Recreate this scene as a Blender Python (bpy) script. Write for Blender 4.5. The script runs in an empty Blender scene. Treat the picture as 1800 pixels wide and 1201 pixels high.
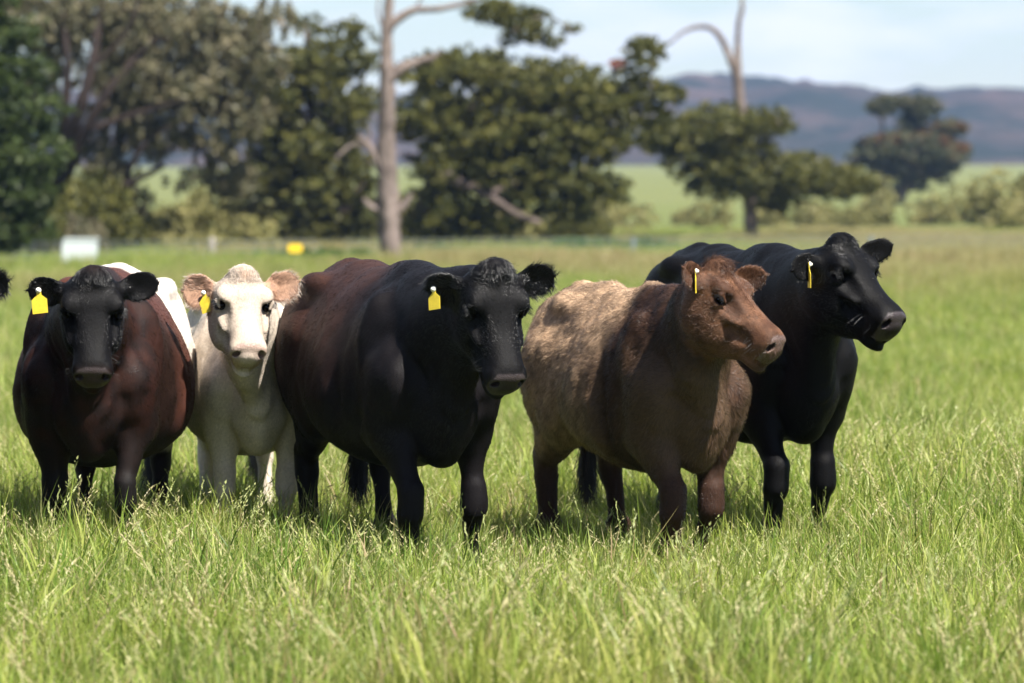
import bpy, math, random
import numpy as np
from mathutils import Vector, Matrix
PREVIEW = False
random.seed(7); rng = np.random.default_rng(7)
R = math.radians
scene = bpy.context.scene
COL = scene.collection

# ------------------------------------------------------------------ camera, sky, sun, exposure
CAM_H, FPX, HORIZON = 1.707, 6750.0, 335.0
PITCH = math.atan((600.5 - HORIZON) / FPX)
cam_data = bpy.data.cameras.new('camera')
cam_data.sensor_width = 36.0
cam_data.lens = FPX / 1800 * 36.0
cam_data.clip_start = 0.5
cam_data.clip_end = 20000
cam_data.dof.use_dof = True
cam_data.dof.focus_distance = 15.7
cam_data.dof.aperture_fstop = 3.0
cam_data.dof.aperture_blades = 9
cam = bpy.data.objects.new('camera', cam_data)
cam.location = (0, 0, CAM_H)
cam.rotation_euler = (math.pi / 2 - PITCH, 0, 0)
COL.objects.link(cam)
scene.camera = cam

SUN_DIR = Vector((0.52, -0.60, 1.10)).normalized()        # towards the sun: right, a little behind the camera, high
SUN_EL = math.asin(SUN_DIR.z)
sun_data = bpy.data.lights.new('sun', 'SUN')
sun_data.energy = 5.0
sun_data.angle = R(0.53)
sun_data.color = (1.0, 0.95, 0.87)
sun = bpy.data.objects.new('sun', sun_data)
sun.rotation_euler = (-SUN_DIR).to_track_quat('-Z', 'Y').to_euler()
COL.objects.link(sun)

world = bpy.data.worlds.new('World')
scene.world = world
world.use_nodes = True
wn, wl = world.node_tree.nodes, world.node_tree.links
wn.clear()
def wnode(t, **kw):
    n = wn.new(t)
    for k, v in kw.items():
        setattr(n, k, v)
    return n
sky = wnode('ShaderNodeTexSky', sky_type='NISHITA', sun_disc=False)
sky.sun_elevation = SUN_EL
sky.sun_rotation = math.atan2(SUN_DIR.x, SUN_DIR.y)
sky.air_density = 1.0; sky.dust_density = 0.3; sky.ozone_density = 1.6
tc = wnode('ShaderNodeTexCoord')
mp = wnode('ShaderNodeMapping'); mp.inputs['Scale'].default_value = (1.0, 1.0, 4.0); mp.inputs['Location'].default_value = (3.1, 0.4, 0.07)
no = wnode('ShaderNodeTexNoise'); no.inputs['Scale'].default_value = 15.0; no.inputs['Detail'].default_value = 6; no.inputs['Roughness'].default_value = 0.55
ramp = wnode('ShaderNodeValToRGB')
ramp.color_ramp.elements[0].position = 0.47; ramp.color_ramp.elements[0].color = (0.0, 0.0, 0.0, 1)
ramp.color_ramp.elements[1].position = 0.66; ramp.color_ramp.elements[1].color = (0.9, 0.9, 0.9, 1)
mixc = wnode('ShaderNodeMix', data_type='RGBA')
mixc.inputs['B'].default_value = (8.2, 8.3, 8.8, 1)
bg = wnode('ShaderNodeBackground'); bg.inputs['Strength'].default_value = 0.05
wo = wnode('ShaderNodeOutputWorld')
wl.new(tc.outputs['Generated'], mp.inputs['Vector']); wl.new(mp.outputs['Vector'], no.inputs['Vector'])
wl.new(no.outputs['Fac'], ramp.inputs['Fac']); wl.new(ramp.outputs['Color'], mixc.inputs['Factor'])
wl.new(sky.outputs['Color'], mixc.inputs['A']); wl.new(mixc.outputs['Result'], bg.inputs['Color'])
wl.new(bg.outputs['Background'], wo.inputs['Surface'])

scene.view_settings.view_transform = 'Standard'
scene.view_settings.look = 'None'
scene.view_settings.exposure = 1.42
scene.view_settings.gamma = 1.0
scene.render.engine = 'CYCLES'
scene.cycles.use_denoising = True
scene.cycles.max_bounces = 8
scene.cycles.transparent_max_bounces = 8

# ------------------------------------------------------------------ helpers
def at(px, py, y):
    """world point on the plane Y=y seen at photo pixel (px, py)"""
    dx = (px - 900) / FPX; dz = -(py - 600.5) / FPX
    c, s = math.cos(PITCH), math.sin(PITCH)
    d = Vector((dx, c + dz * s, -s + dz * c))
    return Vector((0, 0, CAM_H)) + d * (y / d.y)

def project(p):
    v = Vector(p) - Vector((0, 0, CAM_H))
    c, s = math.cos(PITCH), math.sin(PITCH)
    f = v.y * c - v.z * s; u = v.y * s + v.z * c
    return (900 + FPX * v.x / f, 600.5 - FPX * u / f)

def tag(o, label=None, category=None, group=None, kind=None):
    if label: o['label'] = label
    if category: o['category'] = category
    if group: o['group'] = group
    if kind: o['kind'] = kind
    return o

def empty(name, loc=(0, 0, 0)):
    o = bpy.data.objects.new(name, None)
    o.empty_display_size = 0.2
    o.location = loc
    COL.objects.link(o)
    return o

def mesh_obj(name, verts, faces, mats=None, parent=None, smooth=True):
    me = bpy.data.meshes.new(name)
    verts = np.asarray(verts, np.float32)
    if isinstance(faces, np.ndarray):
        nf, k = faces.shape
        me.vertices.add(len(verts)); me.vertices.foreach_set('co', verts.ravel())
        me.loops.add(nf * k); me.loops.foreach_set('vertex_index', faces.astype(np.int32).ravel())
        me.polygons.add(nf); me.polygons.foreach_set('loop_start', np.arange(0, nf * k, k, dtype=np.int32))
        me.update(calc_edges=True)
    else:
        me.from_pydata([tuple(v) for v in verts], [], [tuple(f) for f in faces])
    if smooth:
        me.polygons.foreach_set('use_smooth', np.ones(len(me.polygons), bool))
    if mats is not None:
        for m in (mats if isinstance(mats, (list, tuple)) else [mats]):
            me.materials.append(m)
    o = bpy.data.objects.new(name, me)
    COL.objects.link(o)
    if parent is not None:
        o.parent = parent
    return o

def set_color(me, name, rgb, domain='POINT'):
    a = me.attributes.new(name, 'FLOAT_COLOR', domain)
    c = np.ones((len(rgb), 4), np.float32); c[:, :3] = rgb
    a.data.foreach_set('color', c.ravel())

class NT:
    """small wrapper for building node materials"""
    def __init__(self, name):
        self.m = bpy.data.materials.new(name); self.m.use_nodes = True
        self.n, self.l = self.m.node_tree.nodes, self.m.node_tree.links
        self.n.clear(); self.out = self.n.new('ShaderNodeOutputMaterial')
    def node(self, t, ins=None, **kw):
        n = self.n.new(t)
        for k, v in kw.items(): setattr(n, k, v)
        for k, v in (ins or {}).items():
            if hasattr(v, 'links') or isinstance(v, bpy.types.NodeSocket): self.l.new(v, n.inputs[k])
            else: n.inputs[k].default_value = v
        return n
    def noise(self, scale, detail=4, rough=0.55, vec=None, dist=0.0):
        ins = {'Scale': scale, 'Detail': detail, 'Roughness': rough, 'Distortion': dist}
        if vec is not None: ins['Vector'] = vec
        return self.node('ShaderNodeTexNoise', ins).outputs['Fac']
    def ramp(self, fac, stops):
        r = self.node('ShaderNodeValToRGB', {'Fac': fac})
        e = r.color_ramp.elements
        while len(e) < len(stops): e.new(0.5)
        for el, (p, c) in zip(e, stops): el.position = p; el.color = (*c, 1) if len(c) == 3 else c
        return r.outputs['Color']
    def mix(self, fac, a, b, blend='MIX'):
        n = self.node('ShaderNodeMix', data_type='RGBA', blend_type=blend)
        for k, v in (('Factor', fac), ('A', a), ('B', b)):
            if isinstance(v, bpy.types.NodeSocket): self.l.new(v, n.inputs[k])
            else: n.inputs[k].default_value = v if k == 'Factor' else (*v, 1)
        return n.outputs['Result']
    def surface(self, s): self.l.new(s, self.out.inputs['Surface']); return self.m

def lerp(a, b, t): return a + (b - a) * t
def sstep(a, b, x):
    t = np.clip((x - a) / (b - a), 0, 1); return t * t * (3 - 2 * t)

# cheap vectorised value noise
_perm = np.random.default_rng(3).random((64, 64, 64)).astype(np.float32)
def vnoise(p, scale):
    q = p * scale
    i = np.floor(q).astype(np.int64); f = (q - i).astype(np.float32); f = f * f * (3 - 2 * f)
    i &= 63; j = (i + 1) & 63
    x0, y0, z0 = i[:, 0], i[:, 1], i[:, 2]; x1, y1, z1 = j[:, 0], j[:, 1], j[:, 2]
    fx, fy, fz = f[:, 0], f[:, 1], f[:, 2]
    a = lerp(lerp(_perm[x0, y0, z0], _perm[x1, y0, z0], fx), lerp(_perm[x0, y1, z0], _perm[x1, y1, z0], fx), fy)
    b = lerp(lerp(_perm[x0, y0, z1], _perm[x1, y0, z1], fx), lerp(_perm[x0, y1, z1], _perm[x1, y1, z1], fx), fy)
    return lerp(a, b, fz)
def fbm(p, scale, octaves=3):
    s = 0; w = 0.5; t = 0
    for k in range(octaves):
        s = s + w * vnoise(p + 7.3 * k, scale); t += w; scale *= 2.03; w *= 0.5
    return s / t

# ------------------------------------------------------------------ implicit animal bodies
class Field:
    """a smooth union of limb shapes, turned into one continuous skin"""
    def __init__(self): self.prims = []
    def add(self, fn, lo, hi, k=0.04, op='u'):
        pad = k + 0.03
        self.prims.append((fn, np.array(lo, np.float32) - pad, np.array(hi, np.float32) + pad, k, op))
    def ellipsoid(self, c, r, M=None, k=0.04, op='u'):
        c = np.array(c, np.float32); r = np.array(r, np.float32)
        M = np.eye(3, dtype=np.float32) if M is None else np.array(M, np.float32)   # columns = axes
        ext = np.abs(M * r).sum(1)
        def fn(p):
            q = (p - c) @ M
            a = q / r; k0 = np.sqrt((a * a).sum(1)) + 1e-6
            b = q / (r * r); k1 = np.sqrt((b * b).sum(1)) + 1e-6
            return k0 * (k0 - 1) / k1
        self.add(fn, c - ext, c + ext, k, op)
    def seg(self, a, b, ra, rb, side=None, k=0.03, op='u'):
        """tapered limb segment; ra, rb = radius or (radius along side, radius across it)"""
        a = np.array(a, np.float32); b = np.array(b, np.float32)
        ra = np.array(ra if np.ndim(ra) else (ra, ra), np.float32); rb = np.array(rb if np.ndim(rb) else (rb, rb), np.float32)
        ax = b - a; L = float(np.linalg.norm(ax)) + 1e-6; ax = ax / L
        s = np.array((0, 1, 0) if side is None else side, np.float32)
        s = s - ax * (s @ ax); s /= np.linalg.norm(s) + 1e-6
        u = np.cross(s, ax)
        def fn(p):
            d = p - a; t = d @ ax; tc_ = np.clip(t / L, 0, 1)
            r1 = ra[0] + (rb[0] - ra[0]) * tc_; r2 = ra[1] + (rb[1] - ra[1]) * tc_
            rm = np.sqrt(r1 * r2)
            e = (t - tc_ * L) / rm
            x = (d @ s) / r1; y = (d @ u) / r2
            k0 = np.sqrt(x * x + y * y + e * e) + 1e-6
            k1 = np.sqrt((x / r1) ** 2 + (y / r2) ** 2 + (e / rm) ** 2) + 1e-6
            return k0 * (k0 - 1) / k1
        m = max(ra.max(), rb.max())
        self.add(fn, np.minimum(a, b) - m, np.maximum(a, b) + m, k, op)
    def lseg(self, a, b, ra, rb, side=None, k=0.03):
        t = self.lt
        ra = tuple(np.array(ra if np.ndim(ra) else (ra, ra)) * t); rb = tuple(np.array(rb if np.ndim(rb) else (rb, rb)) * t)
        self.seg(a, b, ra, rb, side, k)
    def chain(self, pts, rad, side=None, k=0.03, sub=1):
        for i in range(len(pts) - 1):
            self.seg(pts[i], pts[i + 1], rad[i], rad[i + 1], side, k)
    def loft(self, origin, M, table, k=0.04, expo=2.2, pear=0.0):
        """body swept along local x: table rows = x, half width, top, bottom"""
        T = np.array(table, np.float32); o = np.array(origin, np.float32); M = np.array(M, np.float32)
        xs = np.linspace(T[0, 0], T[-1, 0], 160)
        def cr(col):
            x, y = T[:, 0], T[:, col]; m = np.gradient(y, x); out = np.empty_like(xs)
            i = np.clip(np.searchsorted(x, xs) - 1, 0, len(x) - 2); h = x[i + 1] - x[i]; t = (xs - x[i]) / h
            return ((2*t**3 - 3*t**2 + 1) * y[i] + (t**3 - 2*t**2 + t) * h * m[i] + (-2*t**3 + 3*t**2) * y[i+1] + (t**3 - t**2) * h * m[i+1]).astype(np.float32)
        W, TP, BT = cr(1), cr(2), cr(3)
        W = np.maximum(W, 0.004)
        HH = np.maximum((TP - BT) / 2, 0.004); ZC = (TP + BT) / 2
        x0, x1 = xs[0], xs[-1]
        def fn(p):
            q = (p - o) @ M
            xc = np.clip(q[:, 0], x0, x1)
            w = np.interp(xc, xs, W); h = np.interp(xc, xs, HH); zc = np.interp(xc, xs, ZC)
            zn = np.clip((q[:, 2] - zc) / h, -1.2, 1.2)
            w = w * (1 - pear * zn)
            a = np.abs(q[:, 1]) / w; b = np.abs(zn if False else (q[:, 2] - zc) / h)
            k0 = (a ** expo + b ** expo) ** (1 / expo)
            rm = np.minimum(w, h)
            over = q[:, 0] - xc
            f = (k0 - 1) * rm
            return np.where(np.abs(over) > 1e-6, np.sqrt(np.maximum(f, 0) ** 2 + over ** 2) + np.minimum(f, 0) * 0.0, f).astype(np.float32)
        m = max(W.max() * (1 + abs(pear)), np.abs(TP).max(), np.abs(BT).max())
        cn = []
        for x in (x0, x1):
            for y in (-W.max() * 1.3, W.max() * 1.3):
                for z in (TP.max(), BT.min()): cn.append(o + M @ np.array((x, y, z), np.float32))
        cn = np.array(cn)
        self.add(fn, cn.min(0), cn.max(0), k, 'u')
    def eval(self, p):
        f = np.full(len(p), 0.5, np.float32)
        for fn, lo, hi, k, op in self.prims:
            m = np.nonzero(((p > lo) & (p < hi)).all(1))[0]
            if not len(m): continue
            d = fn(p[m]).astype(np.float32); g = f[m]
            if op == 'u':
                h = np.clip(k - np.abs(g - d), 0, None) / k
                f[m] = np.minimum(g, d) - h * h * k * 0.25
            else:
                h = np.clip(k - np.abs(g + d), 0, None) / k
                f[m] = np.maximum(g, -d) + h * h * k * 0.25
        return f
    def skin(self, fine_lo, fine_hi, hf=0.0045, hc=0.0095, disp=None):
        lo = np.min([q[1] for q in self.prims if q[4] == 'u'], 0); hi = np.max([q[2] for q in self.prims if q[4] == 'u'], 0)
        axes = []
        for a in range(3):
            c = [lo[a]]
            while c[-1] < hi[a]:
                x = c[-1]
                d = max(fine_lo[a] - x, x - fine_hi[a], 0)
                c.append(x + lerp(hf, hc, min(d / 0.08, 1)))
            n = (len(c) // 4 + 1) * 4 + 1
            while len(c) < n: c.append(c[-1] + hc)
            axes.append(np.array(c, np.float32))
        nx, ny, nz = [len(a) for a in axes]
        cx, cy, cz = [a[2::4][: (len(a) - 1) // 4] for a in axes]
        G = np.stack(np.meshgrid(cx, cy, cz, indexing='ij'), -1).reshape(-1, 3)
        fc = self.eval(G).reshape(len(cx), len(cy), len(cz))
        F = np.repeat(np.repeat(np.repeat(np.where(fc < 0, -0.5, 0.5).astype(np.float32), 4, 0), 4, 1), 4, 2)
        F = np.pad(F, ((0, 1), (0, 1), (0, 1)), mode='edge')
        act = np.abs(fc) < 0.055
        act4 = np.repeat(np.repeat(np.repeat(act, 4, 0), 4, 1), 4, 2)
        A = np.zeros((nx, ny, nz), bool)
        for dx in (0, 1):
            for dy in (0, 1):
                for dz in (0, 1):
                    A[dx:dx + act4.shape[0], dy:dy + act4.shape[1], dz:dz + act4.shape[2]] |= act4
        I = np.nonzero(A)
        P = np.stack([axes[0][I[0]], axes[1][I[1]], axes[2][I[2]]], -1)
        v = self.eval(P)
        if disp is not None: v = v - disp(P)
        F[I] = v
        # surface nets
        neg = F < 0
        c = np.zeros((nx - 1, ny - 1, nz - 1), np.int8)
        sl = [slice(0, -1), slice(1, None)]
        for dx in (0, 1):
            for dy in (0, 1):
                for dz in (0, 1): c += neg[sl[dx], sl[dy], sl[dz]]
        cells = np.nonzero((c > 0) & (c < 8))
        ci = np.stack(cells, -1)
        idx = np.full(c.shape, -1, np.int32); idx[cells] = np.arange(len(ci))
        acc = np.zeros((len(ci), 3), np.float32); cnt = np.zeros(len(ci), np.float32)
        corners = [(a, b, d) for a in (0, 1) for b in (0, 1) for d in (0, 1)]
        for A0 in corners:
            for ax in range(3):
                if A0[ax]: continue
                B0 = list(A0); B0[ax] = 1
                ia = ci + A0; ib = ci + B0
                fa = F[ia[:, 0], ia[:, 1], ia[:, 2]]; fb = F[ib[:, 0], ib[:, 1], ib[:, 2]]
                m = (fa < 0) != (fb < 0)
                t = fa / (fa - fb + 1e-12)
                pa = np.stack([axes[d][ia[:, d]] for d in range(3)], -1); pb = np.stack([axes[d][ib[:, d]] for d in range(3)], -1)
                acc[m] += (pa + (pb - pa) * t[:, None])[m]; cnt[m] += 1
        V = acc / cnt[:, None]
        quads = []
        for ax in range(3):
            o1, o2 = (ax + 1) % 3, (ax + 2) % 3
            s0 = [slice(1, -1)] * 3; s0[ax] = slice(0, -1)
            s1 = [slice(1, -1)] * 3; s1[ax] = slice(1, None)
            a = neg[tuple(s0)]; b = neg[tuple(s1)]
            I0 = np.stack(np.nonzero(a != b), -1)
            base = I0.copy(); base[:, o1] += 1; base[:, o2] += 1
            flip = a[I0[:, 0], I0[:, 1], I0[:, 2]]
            def cell(d1, d2):
                q = base.copy(); q[:, o1] -= d1; q[:, o2] -= d2
                return idx[q[:, 0], q[:, 1], q[:, 2]]
            q = np.stack([cell(1, 1), cell(0, 1), cell(0, 0), cell(1, 0)], -1)
            q[~flip] = q[~flip][:, ::-1]
            quads.append(q)
        Q = np.concatenate(quads); Q = Q[(Q >= 0).all(1)]
        # drop stray islands smaller than the body (keeps one continuous skin)
        lab = np.arange(len(V))
        for _ in range(400):
            m = lab[Q].min(1); new = lab.copy()
            for j in range(4): np.minimum.at(new, Q[:, j], m)
            new = new[new]
            if (new == lab).all(): break
            lab = new
        main = np.bincount(lab).argmax(); keep = lab == main
        rem = np.cumsum(keep) - 1; Q = rem[Q[keep[Q].all(1)]]; V = V[keep]
        # light smoothing
        e = np.concatenate([Q[:, [0, 1]], Q[:, [1, 2]], Q[:, [2, 3]], Q[:, [3, 0]]])
        for _ in range(1):
            s = np.zeros_like(V); n = np.zeros(len(V), np.float32)
            np.add.at(s, e[:, 0], V[e[:, 1]]); np.add.at(n, e[:, 0], 1)
            V = V * 0.5 + 0.5 * s / np.maximum(n, 1)[:, None]
        return V, Q

def vert_normals(V, Q):
    n = np.cross(V[Q[:, 2]] - V[Q[:, 0]], V[Q[:, 3]] - V[Q[:, 1]])
    N = np.zeros_like(V)
    for j in range(4): np.add.at(N, Q[:, j], n)
    return N / (np.linalg.norm(N, axis=1, keepdims=True) + 1e-12), np.linalg.norm(n, axis=1) * 0.5

def unit(v): v = np.array(v, np.float32); return v / np.linalg.norm(v)

# ------------------------------------------------------------------ animal materials
def fur_skin_material():
    t = NT('short fur')
    col = t.node('ShaderNodeAttribute', attribute_name='coat_colour').outputs['Color']
    tc = t.node('ShaderNodeTexCoord').outputs['Object']
    n1 = t.noise(85, 6, 0.75, t.node('ShaderNodeMapping', {'Vector': tc, 'Rotation': (0, 0.6, 0), 'Scale': (0.4, 1.3, 1.0)}).outputs[0]); n2 = t.noise(9, 3, 0.5, tc)
    c = t.mix(1.0, col, t.ramp(n1, [(0.25, (0.62, 0.6, 0.58)), (0.75, (1.25, 1.2, 1.15))]), 'MULTIPLY')
    bare = t.node('ShaderNodeAttribute', attribute_name='bare').outputs['Fac']
    rough = t.node('ShaderNodeMapRange', {'Value': bare, 'To Min': 0.55, 'To Max': 0.30}).outputs['Result']
    spec = t.node('ShaderNodeMapRange', {'Value': bare, 'To Min': 0.10, 'To Max': 0.6}).outputs['Result']
    vor = t.node('ShaderNodeTexVoronoi', {'Vector': tc, 'Scale': 190.0}).outputs['Distance']
    h = t.node('ShaderNodeMix', {'Factor': bare, 'A': n1, 'B': vor}).outputs['Result']
    bump = t.node('ShaderNodeBump', {'Height': h, 'Strength': 0.6, 'Distance': 0.005}).outputs['Normal']
    b = t.node('ShaderNodeBsdfPrincipled', {'Base Color': c, 'Roughness': rough, 'Specular IOR Level': spec, 'Normal': bump})
    b.inputs['Sheen Weight'].default_value = 0.0
    b.inputs['Sheen Roughness'].default_value = 0.4
    return t.surface(b.outputs['BSDF'])
def hair_material():
    t = NT('coat hair')
    col = t.node('ShaderNodeAttribute', attribute_name='hair_colour').outputs['Color']
    b = t.node('ShaderNodeBsdfPrincipled', {'Base Color': col, 'Roughness': 0.27, 'Specular IOR Level': 0.5})
    return t.surface(b.outputs['BSDF'])
def simple_material(name, rgb, rough=0.5, spec=0.5, noise=0.0, nscale=20, bump=0.0, trans=0.0):
    t = NT(name)
    tc = t.node('ShaderNodeTexCoord').outputs['Object']
    c = t.node('ShaderNodeRGB').outputs[0]; c.default_value = (*rgb, 1)
    n = t.noise(nscale, 5, 0.6, tc)
    if noise:
        c = t.mix(1.0, c, t.ramp(n, [(0.3, (1 - noise,) * 3), (0.7, (1 + noise * 0.5,) * 3)]), 'MULTIPLY')
    b = t.node('ShaderNodeBsdfPrincipled', {'Base Color': c, 'Roughness': rough, 'Specular IOR Level': spec})
    if bump: t.l.new(t.node('ShaderNodeBump', {'Height': n, 'Strength': bump, 'Distance': 0.02}).outputs['Normal'], b.inputs['Normal'])
    s = b.outputs['BSDF']
    if trans:
        tr = t.node('ShaderNodeBsdfTranslucent', {'Color': c})
        s = t.node('ShaderNodeMixShader', {0: trans, 1: s, 2: tr.outputs[0]}).outputs[0]
    return t.surface(s)
M_FUR, M_HAIR = fur_skin_material(), hair_material()
M_EYE = simple_material('wet eye', (0.004, 0.003, 0.003), 0.06, 0.12)
M_TAG = simple_material('ear tag plastic', (0.80, 0.62, 0.05), 0.42, 0.5, 0.12, 60, trans=0.25)
M_BUTTON = simple_material('ear tag button', (0.8, 0.78, 0.7), 0.4, 0.5)

def add_hair(name, parent, root, direction, bend, length, radius, colour, stuff=True):
    n = len(root); K = 4
    hc = bpy.data.hair_curves.new(name)
    hc.add_curves([K] * n)
    t = np.linspace(0, 1, K, dtype=np.float32)[None, :, None]
    P = root[:, None, :] + direction[:, None, :] * (length[:, None, None] * t) + bend[:, None, :] * (length[:, None, None] * t * t)
    hc.attributes['position'].data.foreach_set('vector', P.astype(np.float32).ravel())
    r = radius[:, None] * np.array([1.0, 0.9, 0.65, 0.18], np.float32)[None]
    if 'radius' not in hc.attributes: hc.attributes.new('radius', 'FLOAT', 'POINT')
    hc.attributes['radius'].data.foreach_set('value', r.astype(np.float32).ravel())
    a = hc.attributes.new('hair_colour', 'FLOAT_COLOR', 'CURVE')
    c = np.ones((n, 4), np.float32); c[:, :3] = colour
    a.data.foreach_set('color', c.ravel())
    hc.materials.append(M_HAIR)
    o = bpy.data.objects.new(name, hc); COL.objects.link(o); o.parent = parent
    if stuff: o['kind'] = 'stuff'
    return o

TRUNK = [(-0.95, 0.03, 1.08, 1.00), (-0.92, 0.11, 1.17, 0.90), (-0.84, 0.19, 1.24, 0.80), (-0.68, 0.25, 1.285, 0.70), (-0.48, 0.30, 1.295, 0.62),
         (-0.25, 0.345, 1.280, 0.55), (0.0, 0.365, 1.268, 0.49), (0.20, 0.34, 1.262, 0.495), (0.40, 0.255, 1.255, 0.525), (0.55, 0.175, 1.235, 0.55),
         (0.66, 0.130, 1.13, 0.59), (0.74, 0.10, 1.03, 0.68), (0.80, 0.04, 0.92, 0.78)]
HEAD = [(-0.07, 0.035, -0.04, -0.10), (-0.045, 0.07, 0.0, -0.14), (0.0, 0.098, 0.024, -0.20), (0.07, 0.120, 0.036, -0.250), (0.14, 0.123, 0.034, -0.278),
        (0.22, 0.107, 0.014, -0.286), (0.30, 0.090, -0.002, -0.272), (0.38, 0.077, -0.008, -0.240), (0.44, 0.071, -0.008, -0.208),
        (0.49, 0.070, -0.012, -0.190), (0.52, 0.066, -0.022, -0.180), (0.542, 0.055, -0.038, -0.166), (0.556, 0.025, -0.070, -0.130)]


def make_cow(name, label, yaw, place, scale=1.0, width=1.0, poll=None, hyaw=0, hpitch=60, hroll=0, ears=None, legs=None, coat=None,
             hair=None, tag_ear=None, belly=0.0, head_scale=0.96, depth_z=1.0, tail_tip=(-0.95, 0.12, 0.42), trunk_lumps=0.0, neck_r=1.0, group=None, face=0.84, leg_r=1.08, nose_rgb=(0.055, 0.042, 0.046), tag_edge=0.0, detail=1.0):
    """place = photo pixel + depth of the ground point below the shoulders; poll = pixel + depth of the top of the head"""
    g = at(place[0], HORIZON, place[2])
    f = np.array((math.sin(R(yaw)), -math.cos(R(yaw)), 0)); l = np.array((math.cos(R(yaw)), math.sin(R(yaw)), 0)); u = np.array((0, 0, 1.0))
    B = np.stack([f, l, u], 1)                        # columns: cow x, y, z in world
    origin = np.array((g.x, g.y, 0.0)) - f * 0.5 * scale
    def loc(pw): return ((np.array(pw) - origin) @ B / scale).astype(np.float32)
    def dloc(v): return (np.array(v) @ B).astype(np.float32)
    F = Field(); HX = face; F.lt = leg_r
    W = width
    tb = [(x, w * W, (t if t < 1.1 else 1.1 + (t - 1.1)) , b - belly * math.exp(-((x + 0.1) / 0.45) ** 2)) for x, w, t, b in TRUNK]
    F.loft((0, 0, 0), np.eye(3), tb, 0.05, 2.1, 0.27)
    for s in (-1, 1):
        F.ellipsoid((0.40, s * 0.190 * W, 0.93), (0.15, 0.085, 0.24), k=0.085)                    # shoulder blade
        F.ellipsoid((0.56, s * 0.170 * W, 0.84), (0.13, 0.092, 0.17), k=0.04)                    # point of the shoulder
        F.ellipsoid((-0.50, s * 0.215 * W, 1.19), (0.08, 0.055, 0.05), k=0.08)                    # hook bone
        F.ellipsoid((-0.84, s * 0.12 * W, 1.12), (0.07, 0.06, 0.08), k=0.06)                     # pin bone
        F.ellipsoid((-0.66, s * 0.19 * W, 0.90), (0.22, 0.125, 0.30), k=0.09)                    # thigh
        F.ellipsoid((-0.36, s * 0.36 * W, 1.12), (0.12, 0.07, 0.09), k=0.09, op='s')             # flank hollow
    F.ellipsoid((0.60, 0, 0.63), (0.16, 0.075, 0.11), k=0.06)                                      # brisket
    for s in (-1, 1):
        F.ellipsoid((0.215, s * 0.42 * W, 0.84), (0.045, 0.085, 0.26), k=0.07, op='s')           # groove behind the shoulder
        F.ellipsoid((0.635, s * 0.245 * W, 1.02), (0.04, 0.07, 0.16), k=0.06, op='s')            # groove before the shoulder
        F.ellipsoid((0.665, s * 0.070 * W, 0.74), (0.085, 0.062, 0.13), k=0.028)                 # breast muscle
        F.ellipsoid((0.43, s * 0.210 * W, 0.98), (0.035, 0.068, 0.18), k=0.05)                  # spine of the shoulder blade
        F.ellipsoid((0.40, s * 0.205 * W, 0.63), (0.06, 0.06, 0.05), k=0.05)                     # elbow
        F.ellipsoid((-0.42, s * 0.235 * W, 0.74), (0.09, 0.06, 0.12), k=0.05)                    # stifle
    F.ellipsoid((0.34, 0, 1.225), (0.22, 0.05, 0.05), k=0.09)                                      # withers
    F.ellipsoid((-0.86, 0, 1.20), (0.09, 0.04, 0.05), k=0.05)                                     # tail head
    # head frame
    hp, hy = R(hpitch), R(hyaw)
    d = np.array((math.sin(hy) * math.cos(hp), -math.cos(hy) * math.cos(hp), -math.sin(hp)))
    hl = np.array((math.cos(hy), math.sin(hy), 0)); hu = np.cross(d, hl)
    cr, sr = math.cos(R(hroll)), math.sin(R(hroll))
    hl, hu = hl * cr + hu * sr, hu * cr - hl * sr
    hd, hl, hu = unit(dloc(d)), unit(dloc(hl)), unit(dloc(hu))
    H = np.stack([hd, hl, hu], 1)
    P0 = loc(at(*poll)); hs = head_scale
    def hp_(x, y, z): return P0 + H @ (np.array((x * HX, y, z), np.float32) * hs)
    F.loft(P0, H, [(x * hs * HX, w * hs, t * hs, b * hs) for x, w, t, b in HEAD], 0.03, 2.4, -0.17)
    e = lambda c, r, k=0.03, op='u', M=H: F.ellipsoid(hp_(*c), np.array(r) * hs, M, k, op)
    e((-0.005, 0, 0.022), (0.052, 0.058, 0.046), 0.045)                   # poll
    e((0.478, 0, -0.086), (0.066, 0.074, 0.064), 0.03)               # muzzle
    e((0.455, 0, -0.192), (0.074, 0.050, 0.028), 0.016)                 # chin
    for s in (-1, 1):
        e((0.145, s * 0.092, 0.000), (0.050, 0.034, 0.030), 0.028)    # brow
        e((0.150, s * 0.080, -0.175), (0.115, 0.042, 0.085), 0.03)   # cheek muscle
        e((0.26, s * 0.088, -0.078), (0.065, 0.020, 0.020), 0.022)     # facial crest
        e((0.235, s * 0.104, -0.030), (0.07, 0.030, 0.030), 0.03, 's')  # hollow before the eye
        e((0.345, s * 0.082, -0.115), (0.06, 0.022, 0.026), 0.03, 's')
        Er = np.stack([H[:, 0] * 0.95 + H[:, 1] * s * 0.1, H[:, 1], H[:, 2]], 1)
        e((0.170, s * 0.112, -0.040), (0.030, 0.020, 0.021), 0.014, 's')     # socket
        F.seg(hp_(0.138, s * 0.112, -0.028), hp_(0.170, s * 0.118, -0.016), 0.008 * hs, 0.010 * hs, k=0.012)   # lids
        F.seg(hp_(0.170, s * 0.118, -0.016), hp_(0.203, s * 0.108, -0.030), 0.010 * hs, 0.007 * hs, k=0.012)
        F.seg(hp_(0.140, s * 0.113, -0.054), hp_(0.172, s * 0.116, -0.064), 0.006 * hs, 0.007 * hs, k=0.012)
        F.seg(hp_(0.172, s * 0.116, -0.064), hp_(0.205, s * 0.104, -0.048), 0.007 * hs, 0.006 * hs, k=0.012)
        e((0.500, s * 0.054, -0.066), (0.034, 0.025, 0.036), 0.012)   # nostril wing
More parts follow.
